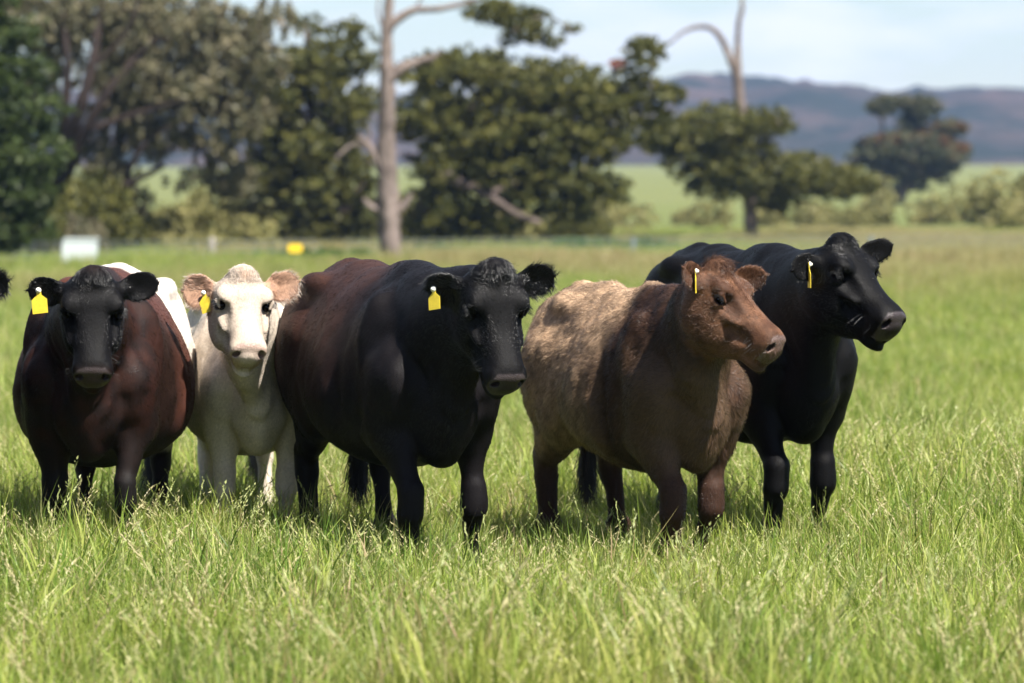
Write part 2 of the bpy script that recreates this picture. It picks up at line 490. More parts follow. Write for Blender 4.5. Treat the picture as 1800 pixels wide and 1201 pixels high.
        Nr = np.stack([unit(H[:, 0] + s * 0.55 * H[:, 1]), unit(H[:, 1] - s * 0.55 * H[:, 0]), H[:, 2]], 1)
        Nt = np.stack([Nr[:, 0], unit(Nr[:, 1] + 0.5 * s * Nr[:, 2]), unit(Nr[:, 2] - 0.5 * s * Nr[:, 1])], 1)
        e((0.520, s * 0.047, -0.068), (0.036, 0.017, 0.026), 0.005, 's', Nt)   # nostril
        F.seg(hp_(0.540, s * 0.004, -0.154), hp_(0.50, s * 0.060, -0.162), 0.0055 * hs, 0.0055 * hs, k=0.008, op='s'); F.seg(hp_(0.50, s * 0.060, -0.162), hp_(0.39, s * 0.080, -0.170), 0.0055 * hs, 0.004 * hs, k=0.008, op='s')  # mouth
    # neck
    A = np.array((0.46, 0, 0.985), np.float32); Bz = hp_(0.055, 0, -0.135)
    back = hp_(-0.22, 0, -0.115); C1 = A + np.array((0.26, 0, 0.10), np.float32); C2 = lerp(A, Bz, 0.68) + np.array((0, 0, 0.02), np.float32)
    def bez(t): return (1 - t) ** 3 * A + 3 * (1 - t) ** 2 * t * C1 + 3 * (1 - t) * t * t * C2 + t ** 3 * Bz
    N = 6
    for i in range(N):
        t0, t1 = i / N, (i + 1) / N
        rr = lambda t: (lerp(0.195 * W, 0.088 * hs, t ** 0.7) * lerp(1, neck_r, math.sin(math.pi * min(t, 1))), lerp(0.265, 0.120 * hs, t ** 0.7) * lerp(1, neck_r, math.sin(math.pi * t)))
        sd = unit(lerp(np.array((0, 1, 0)), hl, (t0 + t1) / 2))
        F.seg(bez(t0), bez(t1), rr(t0), rr(t1), sd, 0.06)
    F.chain([hp_(0.10, 0, -0.20), lerp(hp_(0.05, 0, -0.27), np.array((0.70, 0, 0.74)), 0.5), np.array((0.70, 0, 0.74)), np.array((0.65, 0, 0.60))],
            [(0.05, 0.05), (0.05, 0.075), (0.055, 0.08), (0.05, 0.06)], k=0.09)
    # legs
    L = dict(fl=(0, 0, 0), fr=(0, 0, 0), hl=(0, 0, 0), hr=(0, 0, 0))
    L.update(legs or {})
    th = 1.0 + 0.0
    for key, s in (('fl', 1), ('fr', -1)):
        dx, kb, dy = (list(L[key]) + [0, 0])[:3]
        yy = s * 0.165 * W
        kn = np.array((0.53 + dx * 0.5 + kb, yy + dy * 0.6, 0.385)); ft = np.array((0.51 + dx, yy + dy, 0.15))
        F.lseg((0.56, s * 0.175 * W, 0.86), (0.47 + dx * 0.1, s * 0.18 * W, 0.66), (0.092, 0.145), (0.082, 0.120), k=0.05)
        F.lseg((0.49 + dx * 0.1, s * 0.175 * W, 0.68), kn + (-0.005, 0, 0.06), (0.078, 0.110), (0.041, 0.046), k=0.04)
        F.lseg(kn + (0.010, 0, 0.045), kn + (0.012, 0, -0.035), (0.046, 0.050), (0.044, 0.046), k=0.020)
        F.lseg(kn + (0, 0, -0.03), ft, (0.032, 0.038), (0.028, 0.034), k=0.02)
        F.lseg(ft + (0, 0, 0.02), ft + (0.005, 0, -0.02), 0.044, 0.043, k=0.02)
        F.lseg(ft, ft + (0.04, 0, -0.085), (0.046, 0.046), (0.052, 0.05), k=0.02)
        for q in (-1, 1): F.lseg(ft + (0.04, q * 0.024, -0.085), ft + (0.065, q * 0.030, -0.125), (0.026, 0.042), (0.030, 0.055), k=0.012)
    for key, s in (('hl', 1), ('hr', -1)):
        dx, kb, dy = (list(L[key]) + [0, 0])[:3]
        yy = s * 0.165 * W
        hk = np.array((-0.80 + dx * 0.7, yy + dy * 0.7, 0.46)); ft = np.array((-0.74 + dx, yy + dy, 0.15))
        F.lseg((-0.55, s * 0.19 * W, 0.90), (-0.45, s * 0.20 * W, 0.68), (0.12, 0.20), (0.085, 0.13), k=0.08)
        F.lseg((-0.74, s * 0.17 * W, 0.88), hk + (0.05, 0, 0.15), (0.10, 0.14), (0.055, 0.072), k=0.07)
        F.lseg((-0.50 + dx * 0.1, s * 0.185 * W, 0.70), hk + (0.02, 0, 0.03), (0.080, 0.115), (0.042, 0.054), k=0.06)
        F.lseg(hk + (-0.01, 0, 0.04), hk + (0.01, 0, -0.05), (0.044, 0.062), (0.040, 0.048), k=0.025)
        F.lseg(hk + (0.01, 0, -0.03), ft, (0.037, 0.044), (0.032, 0.038), k=0.025)
        F.lseg(ft + (0, 0, 0.02), ft + (0.005, 0, -0.02), 0.054, 0.052, k=0.025)
        F.lseg(ft, ft + (0.04, 0, -0.085), (0.046, 0.046), (0.052, 0.05), k=0.02)
        for q in (-1, 1): F.lseg(ft + (0.04, q * 0.024, -0.085), ft + (0.065, q * 0.030, -0.125), (0.026, 0.042), (0.030, 0.055), k=0.012)
    # tail
    tt = np.array(tail_tip)
    F.chain([(-0.88, 0, 1.20), (-0.965, 0, 1.12), (-0.99, 0, 0.90), lerp(np.array((-0.98, 0, 0.90)), tt, 0.55), tt], [0.035, 0.034, 0.024, 0.018, 0.012], k=0.025)
    # ears: tip given as a world offset from the root (metres), opening normal in the world
    ear_info = {}
    for key, s in (('l', 1), ('r', -1)):
        tipw, nw = ears[key][:2]
        Le = float(np.linalg.norm(tipw)) * hs; We = (ears[key][2] if len(ears[key]) > 2 else 0.062) * hs
        curl = ears[key][3] if len(ears[key]) > 3 else 7.0
        ea = unit(dloc(tipw)); en = dloc(nw); en = unit(en - ea * (en @ ea)); eb = np.cross(en, ea)
        root = hp_(0.030, s * 0.088, -0.050)
        Me = np.stack([ea, eb, en], 1).astype(np.float32)
        def fn(p, root=root, Me=Me, Le=Le, We=We, curl=curl):
            q = (p - root) @ Me
            a = q[:, 0] / Le
            ac = np.clip(a, 0.0, 1.0)
            w = We * (0.36 + 0.64 * sstep(0.05, 0.45, ac)) * np.sqrt(np.clip(1 - np.clip((ac - 0.58) / 0.42, 0, 1) ** 2.2, 0.004, 1))
            c0 = curl * q[:, 1] ** 2 * (0.35 + 0.65 * (1 - ac)) - 0.035 * ac * (1 - ac)
            thk = 0.0085 + 0.012 * (1 - sstep(0.0, 0.35, ac))
            b, c = q[:, 1] / w, (q[:, 2] - c0) / thk
            over = (q[:, 0] - ac * Le) / 0.012
            k0 = np.sqrt(b * b + c * c + over * over) + 1e-6
            k1 = np.sqrt((b / w) ** 2 + (c / thk) ** 2 + (over / 0.012) ** 2) + 1e-6
            return k0 * (k0 - 1) / k1
        ext = np.abs(ea) * 0 + 0.08
        tip = root + ea * Le
        F.add(fn, np.minimum(root, tip) - We * 1.2, np.maximum(root, tip) + We * 1.2, 0.014)
        F.seg(hp_(0.04, s * 0.07, -0.05), root + ea * Le * 0.16, 0.045 * hs, 0.028 * hs, k=0.03)
        ear_info[key] = (root, ea, eb, en, Le, We)
    hv = np.array([hp_(x, y, z) for x in (-0.06, 0.54) for y in (-0.13, 0.13) for z in (-0.26, 0.05)] + [v[0] + v[1] * v[4] for v in ear_info.values()])
    def disp(p):
        d_ = (vnoise(p, 6.0) - 0.5) * 0.016 + (vnoise(p, 13.0) - 0.5) * 0.009 + (vnoise(p, 26.0) - 0.5) * 0.003
        if trunk_lumps: d_ = d_ + (vnoise(p * np.array((1, 1, 0.45), np.float32), 13.0) - 0.5) * trunk_lumps
        hd_ = np.linalg.norm(p - hp_(0.25, 0, -0.1), axis=1)
        ax_ = unit(Bz - A); tn_ = (p - A) @ ax_ / float(np.linalg.norm(Bz - A))
        fold = sstep(0.15, 0.4, tn_) * sstep(1.05, 0.8, tn_) * sstep(1.25, 1.0, p[:, 2])
        d_ = d_ + fold * 0.0055 * sstep(0.45, 0.75, vnoise(p + 3, 7.0)) * np.sin(tn_ * 55 + 9 * vnoise(p, 4.0) + p[:, 2] * 9)
        return d_ * (0.3 + 0.7 * sstep(0.3, 0.5, hd_))
    V, Q = F.skin(hv.min(0) - 0.01, hv.max(0) + 0.01, 0.0054 / detail, 0.0118 / detail, disp)
    Nn, fa = vert_normals(V, Q)
    HL = (V - P0) @ H / hs / np.array((HX, 1, 1), np.float32)                                       # head coordinates of every vertex
    in_head = sstep(0.34, 0.26, np.linalg.norm((HL - np.array((0.22, 0, -0.10))) * np.array((0.9, 1.2, 1.2)), axis=1))
    ear_m = np.zeros(len(V), np.float32); ear_in = np.zeros(len(V), np.float32)
    for root, ea, eb, en, Le, We in ear_info.values():
        q = (V - root) @ np.stack([ea, eb, en], 1)
        m = sstep(0.05, 0.2, q[:, 0] / Le) * (q[:, 0] < Le * 1.1) * (np.abs(q[:, 1]) < We * 1.25) * (np.abs(q[:, 2]) < We * 1.1) * (HL[:, 0] < 0.2)
        ear_m = np.maximum(ear_m, m); ear_in = np.maximum(ear_in, m * (Nn @ en > 0.1))
    bare = sstep(0.492, 0.508, HL[:, 0] + (fbm(V, 60.0, 2) - 0.5) * 0.012 - 1.1 * np.maximum(0, np.abs(HL[:, 1]) - 0.050) - 0.5 * np.maximum(0, HL[:, 2] + 0.055)) * sstep(-0.158, -0.146, HL[:, 2]) * in_head
    hoof = (V[:, 2] < 0.075).astype(np.float32)
    rgb = coat(V, Nn, HL, in_head, ear_m, ear_in)
    nose = np.array(nose_rgb)[None]
    inner = sstep(0.5, 0.495, HL[:, 0]) * 0
    nostril = np.zeros(len(V))
    for s in (-1, 1):
        nostril = np.maximum(nostril, sstep(0.024, 0.015, np.linalg.norm((HL - np.array((0.512, s * 0.047, -0.068))) * np.array((0.8, 1.15, 1.0)), axis=1)))
    rgb = rgb * (1 - bare[:, None]) + nose * bare[:, None]
    rgb = rgb * (1 - nostril[:, None]) + np.array((0.006, 0.004, 0.004)) * nostril[:, None]
    rgb = rgb * (1 - hoof[:, None]) + np.array((0.02, 0.017, 0.015)) * hoof[:, None]
    eyed = np.zeros(len(V))
    for s in (-1, 1):
        eyed = np.maximum(eyed, sstep(0.027, 0.019, np.linalg.norm((HL - np.array((0.170, s * 0.108, -0.040))) * np.array((0.72, 1, 1)), axis=1)))
    rgb = rgb * (1 - 0.93 * eyed[:, None]) + np.array((0.012, 0.008, 0.007)) * 0.93 * eyed[:, None]
    root_o = empty(name, tuple(origin)); root_o.rotation_euler = (0, 0, R(yaw) - math.pi / 2); root_o.scale = (scale,) * 3
    tag(root_o, label, 'cow', group)
    body = mesh_obj('body', V, Q, M_FUR, root_o)
    set_color(body.data, 'coat_colour', rgb)
    a = body.data.attributes.new('bare', 'FLOAT', 'POINT'); a.data.foreach_set('value', np.clip(bare + nostril, 0, 1).astype(np.float32))
    # eyes
    for s in (-1, 1):
        sv, sf = [], []
        for i in range(13):
            for j in range(24):
                th_, ph = math.pi * i / 12, 2 * math.pi * j / 24
                sv.append((math.cos(th_) * 0.0215, math.sin(th_) * math.cos(ph) * 0.0175, math.sin(th_) * math.sin(ph) * 0.0190))
        for i in range(12):
            for j in range(24): sf.append((i * 24 + j, i * 24 + (j + 1) % 24, (i + 1) * 24 + (j + 1) % 24, (i + 1) * 24 + j))
        c = hp_(0.170, s * 0.0955, -0.041)
        mesh_obj('eye', np.array(sv) * hs @ H.T + c, sf, M_EYE, root_o)
    # lashes
    lr, ld, lw = [], [], []
    for s in (-1, 1):
        for k in range(70 if not PREVIEW else 20):
            t = rng.random()
            lr.append(hp_(0.140 + 0.058 * t, s * (0.119 + rng.normal(0, .001)), -0.021 + 0.014 * math.sin(math.pi * t) - 0.004)); ld.append(H @ np.array((0.25 + rng.normal(0, .2), s * 1.0, -0.25 + rng.normal(0, .12)))); lw.append(0)
        for k in range(9):                                      # whiskers round the muzzle
            a_ = rng.random(); lr.append(hp_(0.36 + 0.14 * a_, s * 0.066, -0.09 - 0.05 * rng.random())); ld.append(H @ np.array((0.5 * rng.normal(0, .6) + .3, s * 1.0, rng.normal(-.2, .5))) * 1.9); lw.append(1)
    lr = np.array(lr, np.float32); ld = np.array(ld, np.float32)
    add_hair('lashes_and_whiskers', root_o, lr, ld * 0.02 * hs, ld * 0.004 + np.array((0, 0, -0.004)), np.ones(len(lr), np.float32), np.full(len(lr), 0.0004), np.where(np.array(lw)[:, None] > 0, 0.06, 0.012) * np.ones((1, 3)))
    # ear tag: plate with a tapered neck, plus the round button
    if tag_ear:
        key, du, dv, swing, nrm = tag_ear[:5]; tsz = tag_ear[5] if len(tag_ear) > 5 else 1.0
        root, ea, eb, en, Le, We = ear_info[key]
        c = root + ea * Le * du + eb * We * dv + en * 0.006 + dloc((0, 0, 0.016))
        down = unit(dloc((0, 0, -1))); tn = unit(dloc(nrm)); dd = unit(down + dloc((swing, 0, 0))); dd = unit(dd - tn * (dd @ tn)); sd = np.cross(dd, tn)
        w, h = 0.031, 0.090
        out = [(-0.008, -0.008), (0.008, -0.008), (0.010, 0.018), (w, 0.036), (w, h), (-w, h), (-w, 0.036), (-0.010, 0.018)]
        tv = []
        for z in (-0.0011, 0.0011):
            for x, y in [(a_ * tsz, b_ * tsz) for a_, b_ in out]: tv.append(c + tn * 0.012 + sd * x + dd * y + tn * (z + 0.004 * math.sin(y * 22) - 0.05 * x * x * 10))
        n = len(out)
        tf = [tuple(range(n))[::-1], tuple(range(n, 2 * n))] + [(i, (i + 1) % n, n + (i + 1) % n, n + i) for i in range(n)]
        tg = mesh_obj('ear_tag', np.array(tv), tf, M_TAG, root_o, smooth=False)
        bv = []; 
        for z, r_ in ((0.0, 0.011), (0.005, 0.011), (0.007, 0.007), (0.013, 0.005)):
            for j in range(14): bv.append(c + tn * (0.0135 + z) + (sd * math.cos(j * math.tau / 14) + dd * math.sin(j * math.tau / 14)) * r_)
        bf = [(k * 14 + j, k * 14 + (j + 1) % 14, (k + 1) * 14 + (j + 1) % 14, (k + 1) * 14 + j) for k in range(3) for j in range(14)] + [tuple(range(42, 56))]
        bt = mesh_obj('tag_button', np.array(bv), bf, M_BUTTON, tg)
    # coat
    hp0 = dict(n=125000, length=0.012, lift=0.17, radius=0.0006, head=0.008, poll=0.022, ear=0.010, rough=0.11, vary=0.45, swirl=0.6)
    hp0.update(hair or {})
    n = int(hp0['n'] * (0.35 if PREVIEW else 1.0))
    wgt = fa * (1 - bare[Q[:, 0]] * 1.0) * (1 - hoof[Q[:, 0]]) * (1 - eyed[Q[:, 0]]) * (1 + 1.6 * in_head[Q[:, 0]] + 1.5 * ear_m[Q[:, 0]])
    wgt = wgt * (1 - 0.8 * sstep(0.33, 0.25, V[Q[:, 0], 2]))
    r2 = np.random.default_rng(11)
    fi = np.searchsorted(np.cumsum(wgt) / wgt.sum(), r2.random(n)); fi = np.minimum(fi, len(Q) - 1)
    uu, vv = r2.random((2, n, 1)).astype(np.float32)
    q = Q[fi]
    bi = lambda X: lerp(lerp(X[q[:, 0]], X[q[:, 1]], uu), lerp(X[q[:, 3]], X[q[:, 2]], uu), vv)
    P, Nr_ = bi(V), bi(Nn); C = bi(rgb)
    ih, em, ei, hl_ = bi(in_head[:, None])[:, 0], bi(ear_m[:, None])[:, 0], bi(ear_in[:, None])[:, 0], bi(HL)
    flow = np.tile(np.array((-0.75, 0, -0.55), np.float32), (n, 1))
    legm = sstep(0.62, 0.48, P[:, 2])[:, None]; flow = lerp(flow, np.array((-0.1, 0, -1), np.float32)[None], legm)
    hf = (-H[:, 0] * 0.9)[None] + H[:, 1][None] * np.sign(hl_[:, 1:2]) * 0.45 - H[:, 2][None] * 0.35
    pollm = sstep(0.15, -0.02, hl_[:, 0] + 0.05 * (fbm(P, 25.0, 2) - 0.5)) * sstep(0.12, 0.03, np.abs(hl_[:, 1])) * sstep(-0.06, 0.01, hl_[:, 2]) * (em < 0.2)
    hf = lerp(hf, (H[:, 0] * 0.8 + H[:, 2] * 0.5)[None], pollm[:, None])
    flow = lerp(flow, hf, ih[:, None])
    for root, ea, eb, en, Le, We in ear_info.values():
        m = (em * (np.abs((P - root) @ ea - Le / 2) < Le))[:, None] * (np.sign((P - root) @ ea) > 0)[:, None]
        down = np.sign((P - root) @ eb)[:, None]
        flow = flow * (1 - m) + m * (ea[None] * 0.55 + eb[None] * 0.6 * down + np.array((0, 0, -0.35)))
    flow = flow + (np.stack([fbm(P + k * 9, 14.0, 2) for k in range(3)], -1) - 0.5) * hp0.get('swirl', 0.9)
    flow = flow - Nr_ * (flow * Nr_).sum(1, keepdims=True); flow /= np.linalg.norm(flow, axis=1, keepdims=True) + 1e-6
    clump = fbm(P, 30.0, 2)
    length = np.full(n, hp0['length'], np.float32) * (0.75 + 0.5 * clump)
    if 'long' in hp0: length = length * hp0['long'](P)
    length = lerp(length, hp0['head'] * (0.7 + 0.6 * r2.random(n)), ih)
    length = lerp(length, hp0['poll'] * (0.35 + 0.95 * r2.random(n)), pollm * ih)
    length = lerp(length, hp0['ear'] * (0.5 + 0.9 * r2.random(n)), em)
    length = length * (1 - 0.55 * legm[:, 0])
    muzz = sstep(0.36, 0.44, hl_[:, 0]) * ih; length = length * (1 - 0.6 * muzz)
    length *= r2.uniform(0.7, 1.25, n)
    jit = r2.normal(0, hp0['rough'], (n, 3)).astype(np.float32) * (1 + 0.5 * ih[:, None])
    lift = hp0['lift'] + 0.05 * ih + 0.35 * (clump - 0.5) + 0.3 * pollm * ih
    dr = flow * (1 - lift[:, None]) + Nr_ * lift[:, None] * 1.3 + jit
    bend = flow * 0.35 - Nr_ * 0.22 + np.array((0, 0, -0.12))
    v = (1 + hp0['vary'] * (r2.random(n) - 0.5) * 2 + 0.5 * (clump - 0.5))[:, None]
    hc = np.clip(C * v * hp0.get('gain', 1.0) + hp0.get('add', 0.0), 0.002, 0.95)
    hc = hc + hp0.get('speck', 0.0) * np.array((1, 0.95, 1.05)) * (r2.random(n) ** 3)[:, None]
    if 'tint' in hp0: hc = hp0['tint'](hc, P, r2.random(n))
    rad = hp0['radius'] * r2.uniform(0.7, 1.2, n)
    add_hair('coat', root_o, P - Nr_ * 0.001, dr, bend, length, rad, hc)
    # tail switch
    n = 900
    tp = tt + r2.normal(0, 0.014, (n, 3)) + np.array((0, 0, 1)) * r2.uniform(-0.02, 0.14, n)[:, None]
    dirs = np.array((0, 0, -1)) + r2.normal(0, 0.14, (n, 3))
    add_hair('tail_switch', root_o, tp, dirs, r2.normal(0, 0.1, (n, 3)), r2.uniform(0.08, 0.2, n), np.full(n, 0.0016), np.tile(rgb[V[:, 2] < 0.5].mean(0) * 0.35, (n, 1)))
    return root_o

def mixc3(a, b, t): return np.array(a)[None] * (1 - t[:, None]) + np.array(b)[None] * t[:, None]

def coat_belted(V, N, HL, ih, em, ei):
    nz = fbm(V, 4.0); n2 = fbm(V, 16.0)
    c = mixc3((0.017, 0.009, 0.007), (0.070, 0.027, 0.019), sstep(0.30, 0.10, V[:, 0] + (nz - 0.5) * 0.35) * sstep(0.45, 0.75, V[:, 2]))
    c = lerp(c, mixc3((0.010, 0.007, 0.007), (0.030, 0.012, 0.009), sstep(0.2, 0.8, n2)), (sstep(0.30, 0.50, V[:, 0]) * 0.85)[:, None])
    c = lerp(c, np.array((0.0024, 0.0022, 0.0026)), np.maximum(ih, em)[:, None])
    c = lerp(c, np.array((0.008, 0.007, 0.007)), sstep(0.72, 0.42, V[:, 2] + (nz - 0.5) * 0.15)[:, None] * (1 - 0.6 * sstep(0.25, 0.1, V[:, 0]))[:, None])
    w = sstep(-0.14, -0.06, V[:, 1]) * sstep(-0.26, -0.30, V[:, 0] + (n2 - 0.5) * 0.06) * sstep(0.45, 0.5, V[:, 2] + (n2 - .5) * .1)
    return lerp(c, np.array((0.60, 0.57, 0.53)), w[:, None])
def coat_cream(V, N, HL, ih, em, ei):
    n2 = fbm(V, 12.0)
    c = lerp(mixc3((0.50, 0.44, 0.37), (0.64, 0.58, 0.51), n2), mixc3((0.36, 0.30, 0.245), (0.48, 0.42, 0.36), n2), ih[:, None])  # coat colour lightened on the body against its shade, lowered on the sunlit face
    fore = sstep(0.05, 0.0, np.abs(HL[:, 1]) - 0.01) * sstep(0.16, 0.02, HL[:, 0]) * ih
    c = lerp(c, np.array((0.34, 0.21, 0.14)), (fore * 0.8 * fbm(V, 30.0))[:, None])
    return lerp(c, np.array((0.36, 0.20, 0.125)), (ei * 0.85)[:, None])
def coat_faded_black(V, N, HL, ih, em, ei):
    nz = fbm(V * np.array((1, 1, 0.6), np.float32), 5.0); n2 = fbm(V, 24.0)
    fade = sstep(0.32, -0.05, V[:, 0] + (nz - 0.5) * 0.3) * sstep(0.62, 1.0, V[:, 2] + (nz - .5) * .3) * (0.45 + 0.8 * n2)
    c = mixc3((0.006, 0.005, 0.006), (0.043, 0.020, 0.015), np.clip(fade, 0, 1))
    return lerp(c, np.array((0.0024, 0.0022, 0.0026)), np.maximum(ih, em)[:, None])
def coat_brown(V, N, HL, ih, em, ei):
    nz = fbm(V * np.array((1, 1, 0.5), np.float32), 7.0); n2 = fbm(V, 26.0); n3 = fbm(V + 5, 3.2)
    g = sstep(0.26, 0.08, V[:, 0]) * sstep(0.40, 0.62, V[:, 2]) * sstep(-0.92, -0.72, V[:, 0])
    g = g * (1 - 0.75 * np.exp(-((V[:, 0] - 0.16) / 0.16) ** 2 - ((V[:, 2] - 0.88) / 0.24) ** 2))
    c = mixc3((0.045, 0.024, 0.016), (0.45, 0.315, 0.205), np.clip(g * (0.1 + 0.75 * nz + 0.7 * n3), 0, 1))
    c = c * (0.30 + 1.4 * n2)[:, None]
    sh = sstep(0.25, 0.4, V[:, 0]) * sstep(0.45, 0.6, V[:, 2]) * sstep(1.15, 0.85, V[:, 2])
    c = lerp(c, np.array((0.125, 0.080, 0.050)), (sh * np.clip(1.6 * nz - 0.25, 0, 0.75))[:, None])
    c = lerp(c, np.array((0.036, 0.018, 0.012)), (sstep(0.60, 0.30, V[:, 2] + (nz - 0.5) * 0.15))[:, None])
    f = fbm(V, 18.0)
    return lerp(c, mixc3((0.062, 0.030, 0.018), (0.132, 0.066, 0.038), sstep(0.3, 0.7, f)), np.maximum(ih, em)[:, None])
def coat_black(V, N, HL, ih, em, ei):
    return np.tile(np.array((0.0020, 0.0019, 0.0023)), (len(V), 1))

# ------------------------------------------------------------------ ground, hills, grass
def ground_z(x, y):
    x = np.asarray(x, np.float64); y = np.asarray(y, np.float64)
    z = 0.03 * np.sin(x * 0.7 + 1.3) * np.sin(y * 0.31) + 0.05 * np.sin(x * 0.13 + y * 0.09)
    z = z * sstep(17, 30, y) + 0.0
    rise = np.clip(y - 140, 0, None)
    z = z + 0.0088 * rise * sstep(140, 420, y) + 0.0005 * rise * np.sin(x * 0.004 + 0.6)
    return z
def build_ground():
    ys = np.concatenate([np.linspace(-400, 0, 12), np.linspace(4, 40, 40), np.geomspace(41, 3000, 130)])
    u = np.linspace(-1, 1, 121); xs_u = np.sign(u) * (np.abs(u) ** 2.6)
    V = np.array([(a * 2600, y, 0) for y in ys for a in xs_u], np.float32)
    V[:, 2] = ground_z(V[:, 0], V[:, 1])
    nx = len(u); ny = len(ys)
    I = np.arange(nx * ny).reshape(ny, nx)
    Q = np.stack([I[:-1, :-1], I[:-1, 1:], I[1:, 1:], I[1:, :-1]], -1).reshape(-1, 4)
    t = NT('paddock ground')
    P = t.node('ShaderNodeNewGeometry').outputs['Position']
    n1 = t.noise(0.045, 5, 0.6, P); n2 = t.noise(1.7, 5, 0.65, P); n3 = t.noise(14, 5, 0.7, P); n4 = t.noise(0.012, 3, 0.5, P)
    near = t.mix(n2, (0.055, 0.090, 0.018), (0.13, 0.180, 0.042))
    dry = t.mix(n3, (0.15, 0.125, 0.06), (0.22, 0.19, 0.10))
    c = t.mix(t.ramp(n1, [(0.50, (0, 0, 0)), (0.68, (0.6, 0.6, 0.6))]), near, dry)
    c = t.mix(0.35, c, t.mix(n3, (0.03, 0.035, 0.01), (0.15, 0.16, 0.05)))
    sep = t.node('ShaderNodeSeparateXYZ', {'Vector': P})
    far = t.mix(n4, (0.105, 0.125, 0.040), (0.15, 0.158, 0.062))
    ft = t.node('ShaderNodeMapRange', {'Value': sep.outputs['Y'], 'From Min': 90.0, 'From Max': 330.0}).outputs['Result']
    c = t.mix(ft, c, far)
    b = t.node('ShaderNodeBsdfPrincipled', {'Base Color': c, 'Roughness': 0.95, 'Specular IOR Level': 0.1})
    b2 = t.node('ShaderNodeBump', {'Height': n3, 'Strength': 0.8, 'Distance': 0.05})
    t.l.new(b2.outputs['Normal'], b.inputs['Normal'])
    o = mesh_obj('ground', V, Q, t.surface(b.outputs['BSDF'])); tag(o, 'grassy paddock ground', None, None, 'structure')
build_ground()

def build_hills():
    prof = [(-3500, 38), (-900, 34), (-300, 30), (-130, 31), (-60, 27), (0, 29), (55, 34.5), (90, 34), (125, 33.5), (160, 32.5), (200, 32.5), (280, 30), (900, 26), (3500, 34)]
    xs = np.linspace(-1500, 1500, 560); vs = np.linspace(0, 1, 70)
    X, Vv = np.meshgrid(xs, vs)
    top = np.interp(X * 1.0, [p[0] for p in prof], [p[1] for p in prof])
    top = (top - 31) * 1.0 + 38
    Y = 1000 + 900 * Vv + 60 * np.sin(X * 0.006)
    base = ground_z(X, Y)
    prof_v = np.where(Vv < 0.7, np.sin(Vv / 0.7 * math.pi / 2) ** 1.1, 1 - 0.5 * ((Vv - 0.7) / 0.3) ** 2)
    pts = np.stack([X.ravel(), Y.ravel(), np.zeros(X.size)], -1).astype(np.float32)
    bumps = (fbm(pts, 0.055, 3).reshape(X.shape) - 0.4) * 12.0 + (fbm(pts, 0.011, 3).reshape(X.shape) - 0.5) * 14 * prof_v
    Z = -3 + np.maximum((top + 3) * prof_v, 0) * (Y / 1400) ** 0.6 + bumps * sstep(0, 0.05, Vv)
    V = np.stack([X, Y, Z], -1).reshape(-1, 3)
    ny, nx = X.shape
    I = np.arange(nx * ny).reshape(ny, nx)
    Q = np.stack([I[:-1, :-1], I[:-1, 1:], I[1:, 1:], I[1:, :-1]], -1).reshape(-1, 4)
    t = NT('wooded hillside')
    P = t.node('ShaderNodeNewGeometry').outputs['Position']
    n1 = t.noise(0.018, 5, 0.6, P); n2 = t.noise(0.16, 6, 0.7, P)
    c = t.mix(n2, (0.009, 0.016, 0.012), (0.038, 0.044, 0.028))
    c = t.mix(t.ramp(n1, [(0.42, (0, 0, 0)), (0.60, (0.85, 0.85, 0.85))]), c, (0.10, 0.070, 0.060))
    b = t.node('ShaderNodeBsdfPrincipled', {'Base Color': c, 'Roughness': 0.95, 'Specular IOR Level': 0.1})
    t.l.new(t.node('ShaderNodeBump', {'Height': n2, 'Strength': 1.0, 'Distance': 5.0}).outputs['Normal'], b.inputs['Normal'])
    o = mesh_obj('hills', V, Q, t.surface(b.outputs['BSDF'])); tag(o, 'wooded blue hills along the horizon', None, None, 'structure')
build_hills()

def build_haze():
    v = [(x, y, z) for x in (-2700, 2700) for y in (-420, 3100) for z in (-8, 110)]
    f = [(0, 1, 3, 2), (4, 6, 7, 5), (0, 4, 5, 1), (2, 3, 7, 6), (0, 2, 6, 4), (1, 5, 7, 3)]
    m = bpy.data.materials.new('thin blue air'); m.use_nodes = True
    n, l = m.node_tree.nodes, m.node_tree.links; n.clear()
    out = n.new('ShaderNodeOutputMaterial'); pv = n.new('ShaderNodeVolumePrincipled')
    pv.inputs['Color'].default_value = (0.36, 0.55, 1.0, 1); pv.inputs['Density'].default_value = 0.00014; pv.inputs['Anisotropy'].default_value = 0.0
    l.new(pv.outputs['Volume'], out.inputs['Volume'])
    o = mesh_obj('haze', v, f, m, smooth=False); tag(o, 'thin blue air over the paddocks', None, None, 'stuff')
if not PREVIEW: build_haze()

